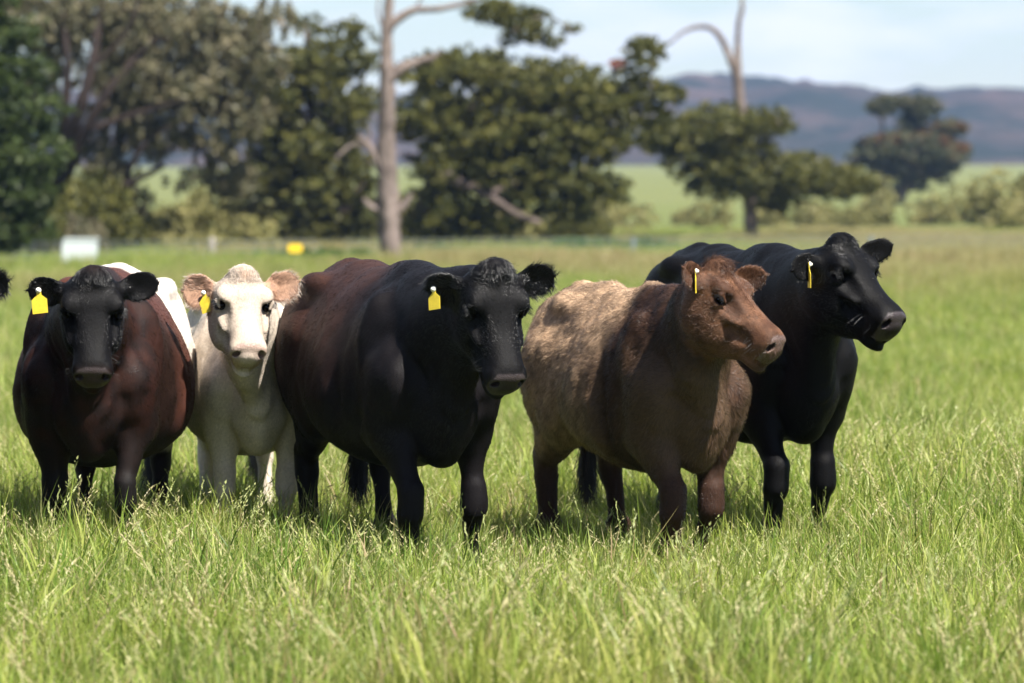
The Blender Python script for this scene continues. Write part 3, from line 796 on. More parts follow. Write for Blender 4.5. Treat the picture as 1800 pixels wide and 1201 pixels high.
# ---- grass
def grass_material():
    t = NT('grass blades')
    P = t.node('ShaderNodeNewGeometry').outputs['Position']
    bl = t.node('ShaderNodeAttribute', attribute_name='blade').outputs['Color']     # r: kind of blade, g: height along it, b: random
    sp = t.node('ShaderNodeSeparateColor', {'Color': bl})
    kind, hgt, rnd = sp.outputs[0], sp.outputs[1], sp.outputs[2]
    tint = t.node('ShaderNodeAttribute', attribute_name='tint', attribute_type='INSTANCER').outputs['Fac']
    n1 = t.noise(0.55, 3, 0.5, P)
    g = t.ramp(rnd, [(0.0, (0.060, 0.105, 0.016)), (0.3, (0.128, 0.215, 0.034)), (0.65, (0.240, 0.330, 0.058)), (0.86, (0.43, 0.45, 0.13)), (0.95, (0.60, 0.56, 0.30)), (1.0, (0.42, 0.29, 0.15))])
    g = t.mix(t.ramp(n1, [(0.35, (0, 0, 0)), (0.7, (0.5, 0.5, 0.5))]), g, (0.31, 0.335, 0.058))
    g = t.mix(t.ramp(t.noise(0.8, 3, 0.6, t.node('ShaderNodeMapping', {'Vector': P, 'Location': (9, 4, 0)}).outputs[0]), [(0.5, (0, 0, 0)), (0.72, (0.55, 0.55, 0.55))]), g, (0.06, 0.14, 0.025))
    g = t.mix(t.ramp(tint, [(0.0, (0.0, 0, 0)), (1.0, (1, 1, 1))]), g, t.ramp(rnd, [(0.0, (0.20, 0.165, 0.065)), (0.5, (0.31, 0.23, 0.12)), (0.8, (0.36, 0.235, 0.165)), (1.0, (0.45, 0.38, 0.24))]))
    seed = t.ramp(rnd, [(0.0, (0.22, 0.27, 0.08)), (0.6, (0.38, 0.40, 0.17)), (0.92, (0.48, 0.42, 0.24)), (1.0, (0.44, 0.24, 0.17))])
    c = t.mix(kind, g, seed)
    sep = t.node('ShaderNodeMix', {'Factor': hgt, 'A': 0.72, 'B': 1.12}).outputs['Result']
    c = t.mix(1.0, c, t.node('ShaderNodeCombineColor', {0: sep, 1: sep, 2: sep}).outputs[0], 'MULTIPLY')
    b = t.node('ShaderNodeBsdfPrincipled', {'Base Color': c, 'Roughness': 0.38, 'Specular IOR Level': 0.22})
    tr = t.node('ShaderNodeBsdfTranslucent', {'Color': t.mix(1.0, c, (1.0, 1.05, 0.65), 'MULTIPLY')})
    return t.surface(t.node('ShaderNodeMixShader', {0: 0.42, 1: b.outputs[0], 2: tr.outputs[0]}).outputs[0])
M_GRASS = grass_material()

def make_tuft(name, blades, hmin, hmax, wid, spread, lean, seeds=0, r=None, flat=0.0):
    r = r or np.random.default_rng(abs(hash(name)) % 1000)
    V, F_, C = [], [], []
    for k in range(blades):
        a = r.uniform(0, math.tau); rad = spread * math.sqrt(r.random())
        p = np.array((math.cos(a) * rad, math.sin(a) * rad, 0.0)); h = r.uniform(hmin, hmax); w = wid * r.uniform(0.6, 1.3)
        az = r.uniform(0, math.tau); ln = lean * abs(r.normal(0.8, 0.6)); dirv = np.array((math.cos(az), math.sin(az), 0))
        sd = r.uniform(0, math.tau); side = np.array((math.cos(sd), math.sin(sd), 0))
        rn = r.random(); i0 = len(V)
        for t in (0, 0.4, 0.75, 1.0):
            q = p + np.array((0, 0, h * (t - 0.25 * ln * t * t))) + dirv * (h * ln * t * t)
            ww = w * (1 - 0.85 * t ** 1.5)
            if t < 1:
                V += [q - side * ww, q + side * ww]; C += [(0, t, rn)] * 2
            else: V.append(q); C.append((0, t, rn))
        F_ += [(i0, i0 + 1, i0 + 3, i0 + 2), (i0 + 2, i0 + 3, i0 + 5, i0 + 4), (i0 + 4, i0 + 5, i0 + 6)]
    for k in range(seeds):
        a = r.uniform(0, math.tau); rad = spread * math.sqrt(r.random())
        p = np.array((math.cos(a) * rad, math.sin(a) * rad, 0.0)); h = r.uniform(hmax * 0.85, hmax * 1.2); az = r.uniform(0, math.tau)
        dirv = np.array((math.cos(az), math.sin(az), 0)); ln = lean * r.uniform(0.3, 1.3); rn = r.random()
        pt = lambda t: p + np.array((0, 0, h * t)) + dirv * (h * ln * t * t)
        sd = r.uniform(0, math.tau); side = np.array((math.cos(sd), math.sin(sd), 0)); i0 = len(V)
        for t in (0, 0.5, 0.82):
            V += [pt(t) - side * 0.0012, pt(t) + side * 0.0012]; C += [(0.3, t, rn)] * 2
        F_ += [(i0, i0 + 1, i0 + 3, i0 + 2), (i0 + 2, i0 + 3, i0 + 5, i0 + 4)]
        m = 9 if k % 2 else 14                                     # the ear: spikelets along the top of the stalk
        for j in range(m):
            t = 0.78 + 0.24 * j / m; q = pt(t); aa = r.uniform(0, math.tau); o = np.array((math.cos(aa), math.sin(aa), 0.0)) * (0.010 if k % 2 else 0.006)
            up = (pt(t + 0.05) - q); up = up / np.linalg.norm(up); L = r.uniform(0.011, 0.020)
            i0 = len(V); sv = np.cross(o / np.linalg.norm(o), up) * 0.0034
            V += [q + o * 0.2, q + o + sv + up * L * 0.4, q + o * 1.2 + up * L, q + o - sv + up * L * 0.4]; C += [(1, t, rn)] * 4
            F_.append((i0, i0 + 1, i0 + 2, i0 + 3))
    me = bpy.data.meshes.new(name); me.from_pydata([tuple(v) for v in V], [], F_)
    set_color(me, 'blade', np.array(C, np.float32)); me.materials.append(M_GRASS)
    return bpy.data.objects.new(name, me)

def build_grass():
    tc = bpy.data.collections.new('grass tufts')                 # never linked to the scene: only a source for the instances
    spec = [('tuft_a', 46, 0.15, 0.34, 0.0024, 0.13, 0.45, 0), ('tuft_b', 42, 0.18, 0.40, 0.0028, 0.14, 0.45, 1), ('tuft_c', 34, 0.12, 0.31, 0.0042, 0.12, 0.6, 0),
            ('tuft_d', 34, 0.20, 0.40, 0.0030, 0.13, 0.35, 2), ('tuft_e', 40, 0.10, 0.27, 0.0026, 0.15, 0.7, 0), ('tuft_f', 20, 0.24, 0.42, 0.0066, 0.10, 0.65, 0)]
    for i, s in enumerate(spec):
        tc.objects.link(make_tuft(*s, r=np.random.default_rng(50 + i)))
    r = np.random.default_rng(5)
    P, S, T, K = [], [], [], []
    def zone(y0, y1, dens, sc, margin):
        hw = lambda y: 0.1333 * y + margin
        area = 2 * (0.1333 * (y0 + y1) / 2 + margin) * (y1 - y0); n = int(area * dens)
        y = y0 + (y1 - y0) * r.random(n * 2); x = r.uniform(-1, 1, n * 2) * hw(y1)
        m = np.abs(x) < hw(y); x, y = x[m][:n], y[m][:n]
        p = np.stack([x, y, ground_z(x, y)], -1).astype(np.float32)
        big = fbm(np.stack([x, y * 0.6, x * 0], -1).astype(np.float32), 0.45, 3)
        pt2 = fbm(np.stack([x * 0.5 + 40, y * 0.16, x * 0], -1).astype(np.float32), 0.30, 3)
        dry = sstep(45, 85, y) * sstep(0.46, 0.66, pt2 + 0.17 * sstep(-2, 5, x)) * 0.7 + (r.random(len(x)) < 0.03) * 0.8
        dry = np.clip(dry + sstep(0.60, 0.75, big) * 0.25 * r.random(len(x)), 0, 1)
        P.append(p); S.append((sc * r.uniform(0.75, 1.2, len(x)) * (0.55 + 0.85 * big)).astype(np.float32)); T.append(dry.astype(np.float32))
        K.append(np.where(dry > 0.5, r.choice([1, 3, 5], len(x)), r.choice([0, 0, 1, 2, 2, 2, 3, 3, 4, 4, 5, 5], len(x))).astype(np.int32))
    k = 0.4 if PREVIEW else 1.0
    zone(10.6, 22, 150 * k, 1.08, 1.3); zone(22, 45, 50 * k, 0.85, 1.5); zone(45, 80, 20 * k, 0.85, 2.0); zone(80, 150, 8 * k, 0.95, 3)
    P, S, T, K = map(np.concatenate, (P, S, T, K))
    me = bpy.data.meshes.new('grass'); me.vertices.add(len(P)); me.vertices.foreach_set('co', P.ravel())
    for nm, ty, d in (('size', 'FLOAT', S), ('tint', 'FLOAT', T), ('which', 'INT', K)):
        me.attributes.new(nm, ty, 'POINT').data.foreach_set('value', d)
    lean_ = 0.10 + 0.30 * sstep(0.52, 0.68, fbm(P * np.array((1, 1, 0), np.float32) + 11, 1.3, 3))
    rot = np.stack([r.normal(0, 1, len(P)) * lean_, r.normal(0, 1, len(P)) * lean_, r.uniform(0, math.tau, len(P))], -1).astype(np.float32)
    me.attributes.new('turn', 'FLOAT_VECTOR', 'POINT').data.foreach_set('vector', rot.ravel())
    o = bpy.data.objects.new('grass', me); COL.objects.link(o); tag(o, 'tall green meadow grass with seed heads', None, None, 'stuff')
    ng = bpy.data.node_groups.new('grass on points', 'GeometryNodeTree')
    ng.interface.new_socket('Geometry', in_out='INPUT', socket_type='NodeSocketGeometry')
    ng.interface.new_socket('Geometry', in_out='OUTPUT', socket_type='NodeSocketGeometry')
    n, l = ng.nodes, ng.links
    gi, go = n.new('NodeGroupInput'), n.new('NodeGroupOutput')
    ci = n.new('GeometryNodeCollectionInfo'); ci.inputs['Collection'].default_value = tc
    ci.inputs['Separate Children'].default_value = True; ci.inputs['Reset Children'].default_value = True
    ip = n.new('GeometryNodeInstanceOnPoints'); ip.inputs['Pick Instance'].default_value = True
    def att(nm, ty):
        a = n.new('GeometryNodeInputNamedAttribute'); a.data_type = ty; a.inputs['Name'].default_value = nm
        return [s for s in a.outputs if s.enabled and s.name == 'Attribute'][0]
    l.new(gi.outputs[0], ip.inputs['Points']); l.new(ci.outputs[0], ip.inputs['Instance'])
    l.new(att('which', 'INT'), ip.inputs['Instance Index']); l.new(att('size', 'FLOAT'), ip.inputs['Scale'])
    er = n.new('FunctionNodeEulerToRotation'); l.new(att('turn', 'FLOAT_VECTOR'), er.inputs[0]); l.new(er.outputs[0], ip.inputs['Rotation'])
    l.new(ip.outputs[0], go.inputs[0])
    md = o.modifiers.new('grass', 'NODES'); md.node_group = ng
build_grass()

# ------------------------------------------------------------------ trees and shrubs
def leaf_material(name, stops, trans=0.3):
    t = NT(name)
    a = t.node('ShaderNodeAttribute', attribute_name='leaf').outputs['Fac']
    c = t.ramp(a, stops)
    b = t.node('ShaderNodeBsdfPrincipled', {'Base Color': c, 'Roughness': 0.55, 'Specular IOR Level': 0.3})
    tr = t.node('ShaderNodeBsdfTranslucent', {'Color': c})
    return t.surface(t.node('ShaderNodeMixShader', {0: trans, 1: b.outputs[0], 2: tr.outputs[0]}).outputs[0])
L_PINE = leaf_material('pine needles', [(0, (0.034, 0.042, 0.013)), (0.45, (0.089, 0.092, 0.021)), (0.88, (0.159, 0.147, 0.033)), (1, (0.189, 0.164, 0.049))])
L_GUM = leaf_material('gum leaves', [(0, (0.064, 0.066, 0.034)), (0.5, (0.134, 0.125, 0.068)), (0.9, (0.234, 0.197, 0.119)), (1, (0.311, 0.179, 0.119))])
L_CONIFER = leaf_material('conifer needles', [(0, (0.018, 0.030, 0.008)), (0.5, (0.046, 0.069, 0.017)), (1, (0.089, 0.112, 0.030))])
L_SCRUB = leaf_material('pale shrub leaves', [(0, (0.113, 0.114, 0.040)), (0.5, (0.226, 0.215, 0.074)), (1, (0.376, 0.329, 0.134))])
L_WEED = leaf_material('leafy weeds', [(0, (0.04, 0.09, 0.02)), (1, (0.11, 0.20, 0.05))])
L_FARGUM = leaf_material('distant gum leaves', [(0, (0.043, 0.059, 0.031)), (0.6, (0.093, 0.100, 0.047)), (0.85, (0.161, 0.117, 0.052)), (1, (0.248, 0.140, 0.070))])
L_RED = leaf_material('dead needles', [(0, (0.20, 0.06, 0.04)), (1, (0.32, 0.11, 0.07))])
def bark(name, a, b):
    t = NT(name)
    P = t.node('ShaderNodeTexCoord').outputs['Object']
    mpn = t.node('ShaderNodeMapping', {'Vector': P, 'Scale': (3, 3, 0.7)})
    n = t.noise(2.2, 6, 0.65, mpn.outputs[0])
    n5 = t.noise(1.1, 5, 0.7, P)
    c = t.mix(n, a, b)
    c = t.mix(t.ramp(n5, [(0.46, (0, 0, 0)), (0.62, (0.75, 0.75, 0.75))]), c, tuple(v * 0.55 for v in a))
    bs = t.node('ShaderNodeBsdfPrincipled', {'Base Color': c, 'Roughness': 0.85, 'Specular IOR Level': 0.2})
    t.l.new(t.node('ShaderNodeBump', {'Height': n, 'Strength': 0.9, 'Distance': 0.08}).outputs['Normal'], bs.inputs['Normal'])
    return t.surface(bs.outputs[0])
B_GREY = bark('bleached grey bark', (0.10, 0.078, 0.070), (0.27, 0.215, 0.19))
B_DARK = bark('dark gum bark', (0.010, 0.007, 0.006), (0.038, 0.025, 0.020))
B_PINE = bark('pine bark', (0.06, 0.045, 0.04), (0.20, 0.155, 0.135))

def tube_mesh(paths):
    """paths: list of (points, radii); rings joined into tapered, slightly crooked limbs"""
    V, F_ = [], []
    for pts, rad in paths:
        pts = [np.array(p, float) for p in pts]
        # resample with Catmull-Rom for smooth bends
        out, rr = [], []
        for i in range(len(pts) - 1):
            p0, p1, p2, p3 = pts[max(i - 1, 0)], pts[i], pts[i + 1], pts[min(i + 2, len(pts) - 1)]
            for t in np.linspace(0, 1, 6)[:-1] if i < len(pts) - 2 else np.linspace(0, 1, 6):
                out.append(0.5 * ((2 * p1) + (-p0 + p2) * t + (2 * p0 - 5 * p1 + 4 * p2 - p3) * t * t + (-p0 + 3 * p1 - 3 * p2 + p3) * t ** 3))
                rr.append(lerp(rad[i], rad[i + 1], t) * (1 + 0.10 * math.sin(len(out) * 2.3 + pts[0][0])))
        n = 9; i0 = len(V)
        for i, (p, r) in enumerate(zip(out, rr)):
            d = unit(out[min(i + 1, len(out) - 1)] - out[max(i - 1, 0)])
            a = unit(np.cross(d, (0.31, 0.9, 0.2))); b = np.cross(d, a)
            for j in range(n):
                an = math.tau * j / n; V.append(p + (a * math.cos(an) + b * math.sin(an)) * r * (1 + 0.12 * math.sin(an * 3 + i * 0.4)))
        m = len(out)
        for i in range(m - 1):
            for j in range(n): F_.append((i0 + i * n + j, i0 + i * n + (j + 1) % n, i0 + (i + 1) * n + (j + 1) % n, i0 + (i + 1) * n + j))
        F_.append(tuple(i0 + (m - 1) * n + j for j in range(n)))
    return np.array(V), F_

def leaves(blobs, n, size, seed=0, sub=0.42, elong=1.6, flat=0.8, droop=0.0):
    """leaf-sized faces gathered in sub-clumps that crowd the outside of each blob: (centre, (rx, ry, rz), weight)"""
    r = np.random.default_rng(seed)
    wts = np.array([b[1][0] * b[1][2] * (b[2] if len(b) > 2 else 1) for b in blobs]); wts = wts / wts.sum()
    Vs, Cs = [], []
    for (c, rad, *_), w in zip(blobs, wts):
        m = max(int(n * w), 60); rad = np.array(rad); c = np.array(c)
        nc = max(int(8 + m / 15), 12)
        d = r.normal(size=(nc, 3)); d /= np.linalg.norm(d, axis=1, keepdims=True)
        cc = c + d * rad * (r.uniform(0.15, 1.5, (nc, 1)) ** 0.55)
        cr = 0.50 * sub * rad.min() * (0.2 + 1.2 * r.random(nc) ** 2)
        ct = r.uniform(0, 1, nc)
        k = r.integers(0, nc, m)
        o = r.normal(size=(m, 3)); o /= np.linalg.norm(o, axis=1, keepdims=True)
        rr = r.random((m, 1)) ** 0.4
        stray = np.where(r.random((m, 1)) < 0.10, r.uniform(1.2, 3.0, (m, 1)), 1.0)
        p = cc[k] + o * stray * rr * cr[k][:, None] * np.array((1.25, 1.25, flat)) - np.array((0, 0, droop)) * r.random((m, 1)) ** 2
        a = o * 0.7 + r.normal(size=(m, 3)) * 0.8; a /= np.linalg.norm(a, axis=1, keepdims=True)
        b = np.cross(a, r.normal(size=(m, 3))); b /= np.linalg.norm(b, axis=1, keepdims=True)
        s = size * r.uniform(0.6, 1.3, (m, 1))
        Vs.append(np.stack([p - a * s * elong * 0.5, p + b * s * 0.35, p + a * s * elong * 0.5, p - b * s * 0.35], 1).reshape(-1, 3))
        Cs.append(np.repeat(np.clip(0.5 * ct[k] + 0.5 * r.random(m), 0, 1) * np.where(r.random(m) < 0.985, 0.96, 1.04), 4))
    V = np.concatenate(Vs); Q = np.arange(len(V)).reshape(-1, 4)
    return V, Q, np.concatenate(Cs)

def pxblob(px, py, rpx, rpy, Y, depth=None, w=1.0):
    c = at(px, py, Y); k = Y / FPX
    rx, rz = rpx * k, rpy * k
    return (tuple(c), (rx, depth if depth else (rx + rz) * 0.55, rz), w)

def crown(parent, blobs, n, size, mat, seed, name='crown', **kw):
    n = int(n * (0.5 if PREVIEW else 1.45)); size *= 0.84
    V, Q, C = leaves(blobs, n, size, seed, **kw)
    loc = np.array(parent.location) if parent is not None else 0
    o = mesh_obj(name, V - loc, Q, mat, parent, smooth=False)
    o.data.attributes.new('leaf', 'FLOAT', 'POINT').data.foreach_set('value', C.astype(np.float32))
    return o
def px_path(pts, Y):
    """(px, py, radius in px, extra depth) -> path"""
    P, Rr = [], []
    for q in pts:
        yy = Y + (q[3] if len(q) > 3 else 0)
        P.append(tuple(at(q[0], q[1], yy))); Rr.append(q[2] * yy / FPX)
    return P, Rr
def tree(name, label, cat, base_px, Y, trunk=None, limbs=(), blobs=(), n=12000, size=0.16, leaf=None, bk=None, seed=0, group=None, **kw):
    b = at(base_px, HORIZON, Y); z = float(ground_z(b.x, Y))
    root = empty(name, (b.x, Y, z)); tag(root, label, cat, group)
    loc = np.array(root.location)
    if trunk:
        P, Rr = px_path(trunk, Y); P[0] = (P[0][0], P[0][1], z - 0.2)
        V, F_ = tube_mesh([(P, Rr)]); mesh_obj('trunk', V - loc, F_, bk, root)
    for lm in limbs:
        V, F_ = tube_mesh([px_path(lm, Y)]); mesh_obj('limb', V - loc, F_, bk, root)
    if blobs: crown(root, blobs, n, size, leaf, seed, **kw)
    return root

def build_trees():
    B = pxblob
    # far left conifer
    tree('conifer', 'dense bright green conifer cut by the left edge of the photo', 'conifer', -40, 80,
         trunk=[(-40, 480, 16), (-38, 300, 13), (-36, 60, 7), (-35, -60, 3)], bk=B_DARK,
         blobs=[B(-30, 400, 110, 38, 80, 1.3), B(-25, 330, 118, 42, 80, 1.3), B(-20, 265, 122, 45, 80, 1.3), B(-25, 195, 118, 42, 80, 1.2), B(-30, 130, 108, 40, 80, 1.1), B(-30, 60, 85, 38, 80, 1.0), B(-35, -10, 60, 40, 80, .8), B(60, 365, 32, 18, 80, .4), B(75, 215, 26, 18, 80, .4), B(62, 290, 28, 20, 80, .4)],
         n=26000, size=0.13, leaf=L_CONIFER, seed=1, sub=0.5, flat=0.7)
    # leaning eucalypt
    gb = [B(60, 30, 90, 60, 104, 3), B(170, 20, 110, 55, 104, 3), B(290, 40, 110, 62, 104, 3), B(390, 60, 75, 60, 104, 2.5), B(250, 130, 90, 55, 104, 3), B(350, 160, 100, 60, 104, 3), B(220, 190, 60, 40, 104, 2),
          B(180, 110, 55, 45, 104, 2, 0.6), B(110, 110, 40, 60, 105, 2, 0.5), B(270, 235, 75, 36, 104, 2, 0.7), B(380, 250, 60, 35, 104, 2, 0.6), B(190, 290, 55, 40, 104, 2, 0.8), B(225, 350, 45, 30, 104, 2, 0.7), B(330, 310, 40, 22, 104, 2, 0.35), B(60, 140, 40, 40, 106, 2, .5), B(400, 310, 50, 34, 106, 2, .8), B(430, 200, 50, 40, 104, 2, .8), B(460, 110, 50, 50, 104, 2, .6), B(470, 30, 60, 34, 104, 2, .5), B(175, 245, 40, 30, 104, 2, .6)]
    tree('eucalyptus', 'big grey-green gum tree with dark leaning trunks behind the left cattle', 'gum tree', 50, 105,
         trunk=[(40, 448, 28), (70, 380, 24, -1), (100, 300, 19, -3), (135, 210, 13, -4), (160, 120, 9, -4), (175, 30, 6, -3), (182, -40, 4, -2)],
         limbs=[[(60, 430, 18, 0), (105, 330, 14, -3), (150, 230, 10, -4), (205, 140, 7, -4), (270, 70, 4, -3)], [(95, 310, 12, -3), (112, 210, 9, -4), (118, 110, 6, -4), (110, 20, 4, -3)], [(75, 420, 15, -2), (140, 370, 10, -3), (215, 330, 7, -3), (290, 290, 4, -3)], [(150, 232, 7, -4), (240, 200, 5, -4), (330, 175, 3, -4)], [(20, 440, 24, -2), (15, 350, 17, -3), (40, 240, 10, -3)], [(215, 330, 5, -3), (250, 260, 4, -3), (300, 220, 2, -3)], [(270, 70, 4, -3), (340, 60, 3, -3), (400, 20, 2, -3)], [(160, 120, 5, -4), (220, 60, 4, -4), (250, -20, 3, -4)]],
         blobs=[(b[0], tuple(q * 0.86 for q in b[1]), b[2]) for b in gb], n=24000, size=0.18, leaf=L_GUM, bk=B_DARK, seed=2, sub=0.42, droop=0.25)
    # dark understorey at the left
    for i, (px, py, rx, ry, Y, lf, lab) in enumerate([
            (40, 395, 60, 50, 96, L_PINE, 'dark bush at the foot of the leaning gum trunks, against the left conifer'), (165, 375, 65, 62, 102, L_PINE, 'dark tall bush right of the leaning gum trunks above the white box'),
            (105, 415, 70, 32, 99, L_GUM, 'low grey-green bush directly behind the white box'), (225, 405, 40, 40, 104, L_PINE, 'dark bush between the white box and the pale shrubs')]):
        tree('bush', lab, 'bush', px, Y, trunk=[(px, 452, 4), (px + 5, py, 3)], bk=B_DARK, blobs=[B(px, py, rx, ry, Y, 1.6), B(px + rx * .5, py + ry * .4, rx * .6, ry * .5, Y, 1), B(px - rx * .5, py + ry * .4, rx * .6, ry * .5, Y, 1)], n=7000, size=0.15, leaf=lf, seed=20 + i, group='bushes under the gum tree')
    # pale shrubs in the gap
    for i, (px, py, rx, ry, Y, lab) in enumerate([(300, 405, 42, 34, 110, 'pale yellow-green shrub, left of the pair in the gap above the cream cow'), (385, 390, 66, 58, 112, 'tall pale yellow-green shrub above the cream cow'),
                                          (440, 418, 40, 30, 108, 'low pale shrub just left of the yellow sign'), (330, 430, 70, 18, 104, 'low straggling shrub along the fence above the cream cow')]):
        tree('shrub', lab, 'shrub', px, Y, trunk=[(px, 450, 3), (px - 4, py, 2)], bk=B_PINE, blobs=[B(px, py, rx, ry, Y, 1.5), B(px + rx * .5, py + ry * .45, rx * .6, ry * .5, Y, 1)], n=5500, size=0.15, leaf=L_SCRUB, seed=30 + i, group='pale shrubs along the fence', sub=.55)
    # pine behind, left of the bare trunk
    tree('pine_tree', 'dark olive pine left of the tall bare trunk, above the yellow sign', 'pine tree', 575, 112,
         trunk=[(585, 450, 17), (600, 380, 13), (570, 290, 10), (545, 190, 7), (540, 90, 4), (535, 30, 2)],
         limbs=[[(598, 385, 7), (640, 320, 5), (655, 255, 3)], [(575, 300, 7), (500, 260, 5), (440, 250, 3)], [(560, 240, 6), (620, 170, 4), (650, 110, 2)], [(590, 400, 6), (530, 370, 4), (470, 380, 2)]],
         blobs=[B(500, 150, 70, 45, 112, 2.2), B(570, 110, 60, 40, 112, 2), B(600, 185, 55, 45, 112, 2), B(480, 225, 55, 42, 112, 2), B(560, 260, 75, 45, 112, 2.2), B(470, 310, 50, 38, 112, 2), B(540, 340, 70, 42, 112, 2.2), B(510, 400, 75, 32, 112, 2.2), B(620, 330, 40, 50, 112, 1.8), B(590, 400, 60, 28, 112, 2),
                B(450, 130, 40, 30, 113, 1.5, .6), B(610, 60, 48, 22, 112, 1.2, .6), B(545, 50, 30, 25, 112, 1, .4), B(640, 110, 25, 25, 112, 1, .6)],
         n=25000, size=0.17, leaf=L_PINE, bk=B_PINE, seed=3, sub=0.5, flat=0.6)
    # spreading pine right of the bare trunk
    tree('pine_tree', 'broad olive pine spreading to the right behind the tall bare trunk', 'pine tree', 760, 108,
         trunk=[(745, 450, 16), (740, 380, 14), (765, 300, 11), (800, 230, 8), (850, 160, 5), (880, 100, 3)],
         limbs=[[(748, 290, 8, -1), (800, 318, 10, -1.5), (860, 345, 9, -2), (905, 375, 7, -2), (950, 392, 4, -2)], [(765, 300, 8), (850, 250, 6), (940, 200, 4), (1030, 180, 3)], [(800, 235, 6), (760, 180, 4), (730, 140, 3)], [(850, 345, 5, -2), (940, 310, 4, -1), (1040, 290, 2)], [(850, 165, 4), (900, 60, 3), (960, 30, 2), (1010, 60, 1.5)], [(1000, 185, 4), (1070, 200, 3), (1130, 150, 3), (1150, 110, 2)]],
         blobs=[B(760, 130, 55, 32, 108, 2), B(830, 125, 65, 36, 108, 2.2), B(910, 150, 70, 42, 108, 2.4), B(990, 150, 65, 40, 108, 2.2), B(1060, 180, 55, 42, 108, 2), B(770, 210, 75, 45, 108, 2.2), B(870, 230, 90, 50, 108, 2.5), B(970, 235, 80, 48, 108, 2.4), B(1060, 245, 50, 34, 108, 2),
                B(800, 290, 70, 40, 108, 2.2), B(900, 300, 85, 42, 108, 2.4), B(990, 315, 75, 34, 108, 2.2), B(1055, 335, 48, 24, 108, 1.6), B(930, 355, 75, 30, 108, 2), B(780, 370, 65, 42, 108, 2), B(850, 395, 60, 26, 108, 2), B(740, 410, 40, 26, 108, 1.6), B(1000, 370, 40, 20, 108, 1.4, .7),
                B(860, 20, 45, 20, 108, 1.2), B(920, 35, 42, 22, 108, 1.2), B(965, 65, 32, 16, 108, 1, .6), B(1010, 50, 18, 10, 108, .6, .35), B(905, 65, 30, 14, 108, .8, .5),
                B(1140, 88, 36, 20, 108, 1.2), B(1115, 120, 32, 22, 108, 1.2, .6), B(1130, 165, 50, 24, 108, 1.2), B(1180, 165, 28, 16, 108, 1), B(1140, 205, 50, 20, 108, 1.2, .7), B(1105, 235, 35, 16, 108, 1, .5)],
         n=44000, size=0.17, leaf=L_PINE, bk=B_PINE, seed=4, sub=0.5, flat=0.55)
    pt = [o for o in COL.objects if o.name == 'pine_tree.001'][0]
    d = crown(pt, [B(1086, 116, 14, 8, 107.5, .4)], 90, 0.15, L_RED, 44, name='dead_foliage')
    d['label'] = 'rusty dead needles'
    # tall bare trunk
    tree('bare_tree', 'tall bare grey trunk with broken limbs, behind the big black cow', 'dead tree', 687, 90.7,
         trunk=[(688, 466, 20), (686, 400, 17.5), (682, 330, 17), (680, 250, 16), (681, 160, 14.5), (678, 90, 11), (682, 30, 9), (690, -60, 7)],
         limbs=[[(683, 50, 9), (700, 34, 8), (728, 18, 6.5), (775, 15, 5), (830, 2, 4), (900, -25, 3)], [(684, 140, 11), (705, 122, 10), (735, 110, 9), (762, 102, 8.5)],
                [(680, 330, 9), (664, 285, 7.5), (646, 255, 6), (628, 240, 4.5)], [(650, 262, 4), (620, 255, 4), (590, 280, 3)], [(684, 372, 9), (665, 370, 7), (650, 362, 5.5), (638, 350, 4)], [(690, 378, 8), (706, 366, 7), (718, 350, 5), (724, 340, 3)], [(672, 420, 8, 0.1), (668, 350, 7, 0.1), (672, 290, 6, .1)], [(762, 102, 5), (772, 92, 3), (778, 96, 1.5)], [(728, 18, 3), (742, -5, 2), (750, -30, 1)], [(683, 60, 4), (672, 45, 3), (664, 18, 2), (668, -20, 1)], [(646, 255, 3), (652, 235, 2), (648, 222, 1)]], bk=B_GREY)
    # right pine with a dead top
    tree('pine_tree', 'layered green pine with a forked dead top, behind the black cow on the right', 'pine tree', 1322, 128,
         trunk=[(1322, 430, 14), (1320, 380, 12), (1314, 330, 11), (1308, 270, 10), (1303, 200, 10), (1296, 130, 8), (1297, 80, 5.5), (1299, 40, 4.5), (1304, 15, 4), (1303, -15, 2.5)],
         limbs=[[(1296, 140, 7), (1284, 105, 6), (1268, 70, 5.5), (1252, 51, 5), (1228, 47, 4), (1200, 57, 3), (1176, 78, 2)], [(1312, 300, 6), (1360, 290, 4), (1420, 300, 3), (1490, 320, 2)], [(1312, 300, 6), (1260, 270, 4), (1190, 240, 3)], [(1318, 345, 5), (1350, 340, 4), (1390, 350, 2)], [(1305, 225, 5), (1350, 215, 3), (1385, 215, 2)]],
         blobs=[B(1200, 235, 62, 28, 128, 2), B(1165, 250, 40, 22, 128, 1.5), B(1260, 220, 60, 34, 128, 2), B(1335, 215, 48, 24, 128, 1.8), B(1370, 222, 26, 16, 128, 1), B(1240, 285, 70, 30, 128, 2), B(1320, 300, 75, 38, 128, 2.2), B(1400, 305, 62, 34, 128, 2), B(1465, 320, 60, 26, 128, 1.8, 1.6), B(1508, 325, 34, 16, 128, 1, 2.2),
                B(1270, 330, 55, 22, 128, 1.6, .8), B(1370, 345, 45, 22, 128, 1.6), B(1370, 362, 22, 12, 128, .8), B(1225, 320, 30, 14, 128, 1, .5), B(1300, 255, 50, 26, 128, 1.6)],
         n=27000, size=0.17, leaf=L_PINE, bk=B_GREY, seed=5, sub=0.5, flat=0.5)
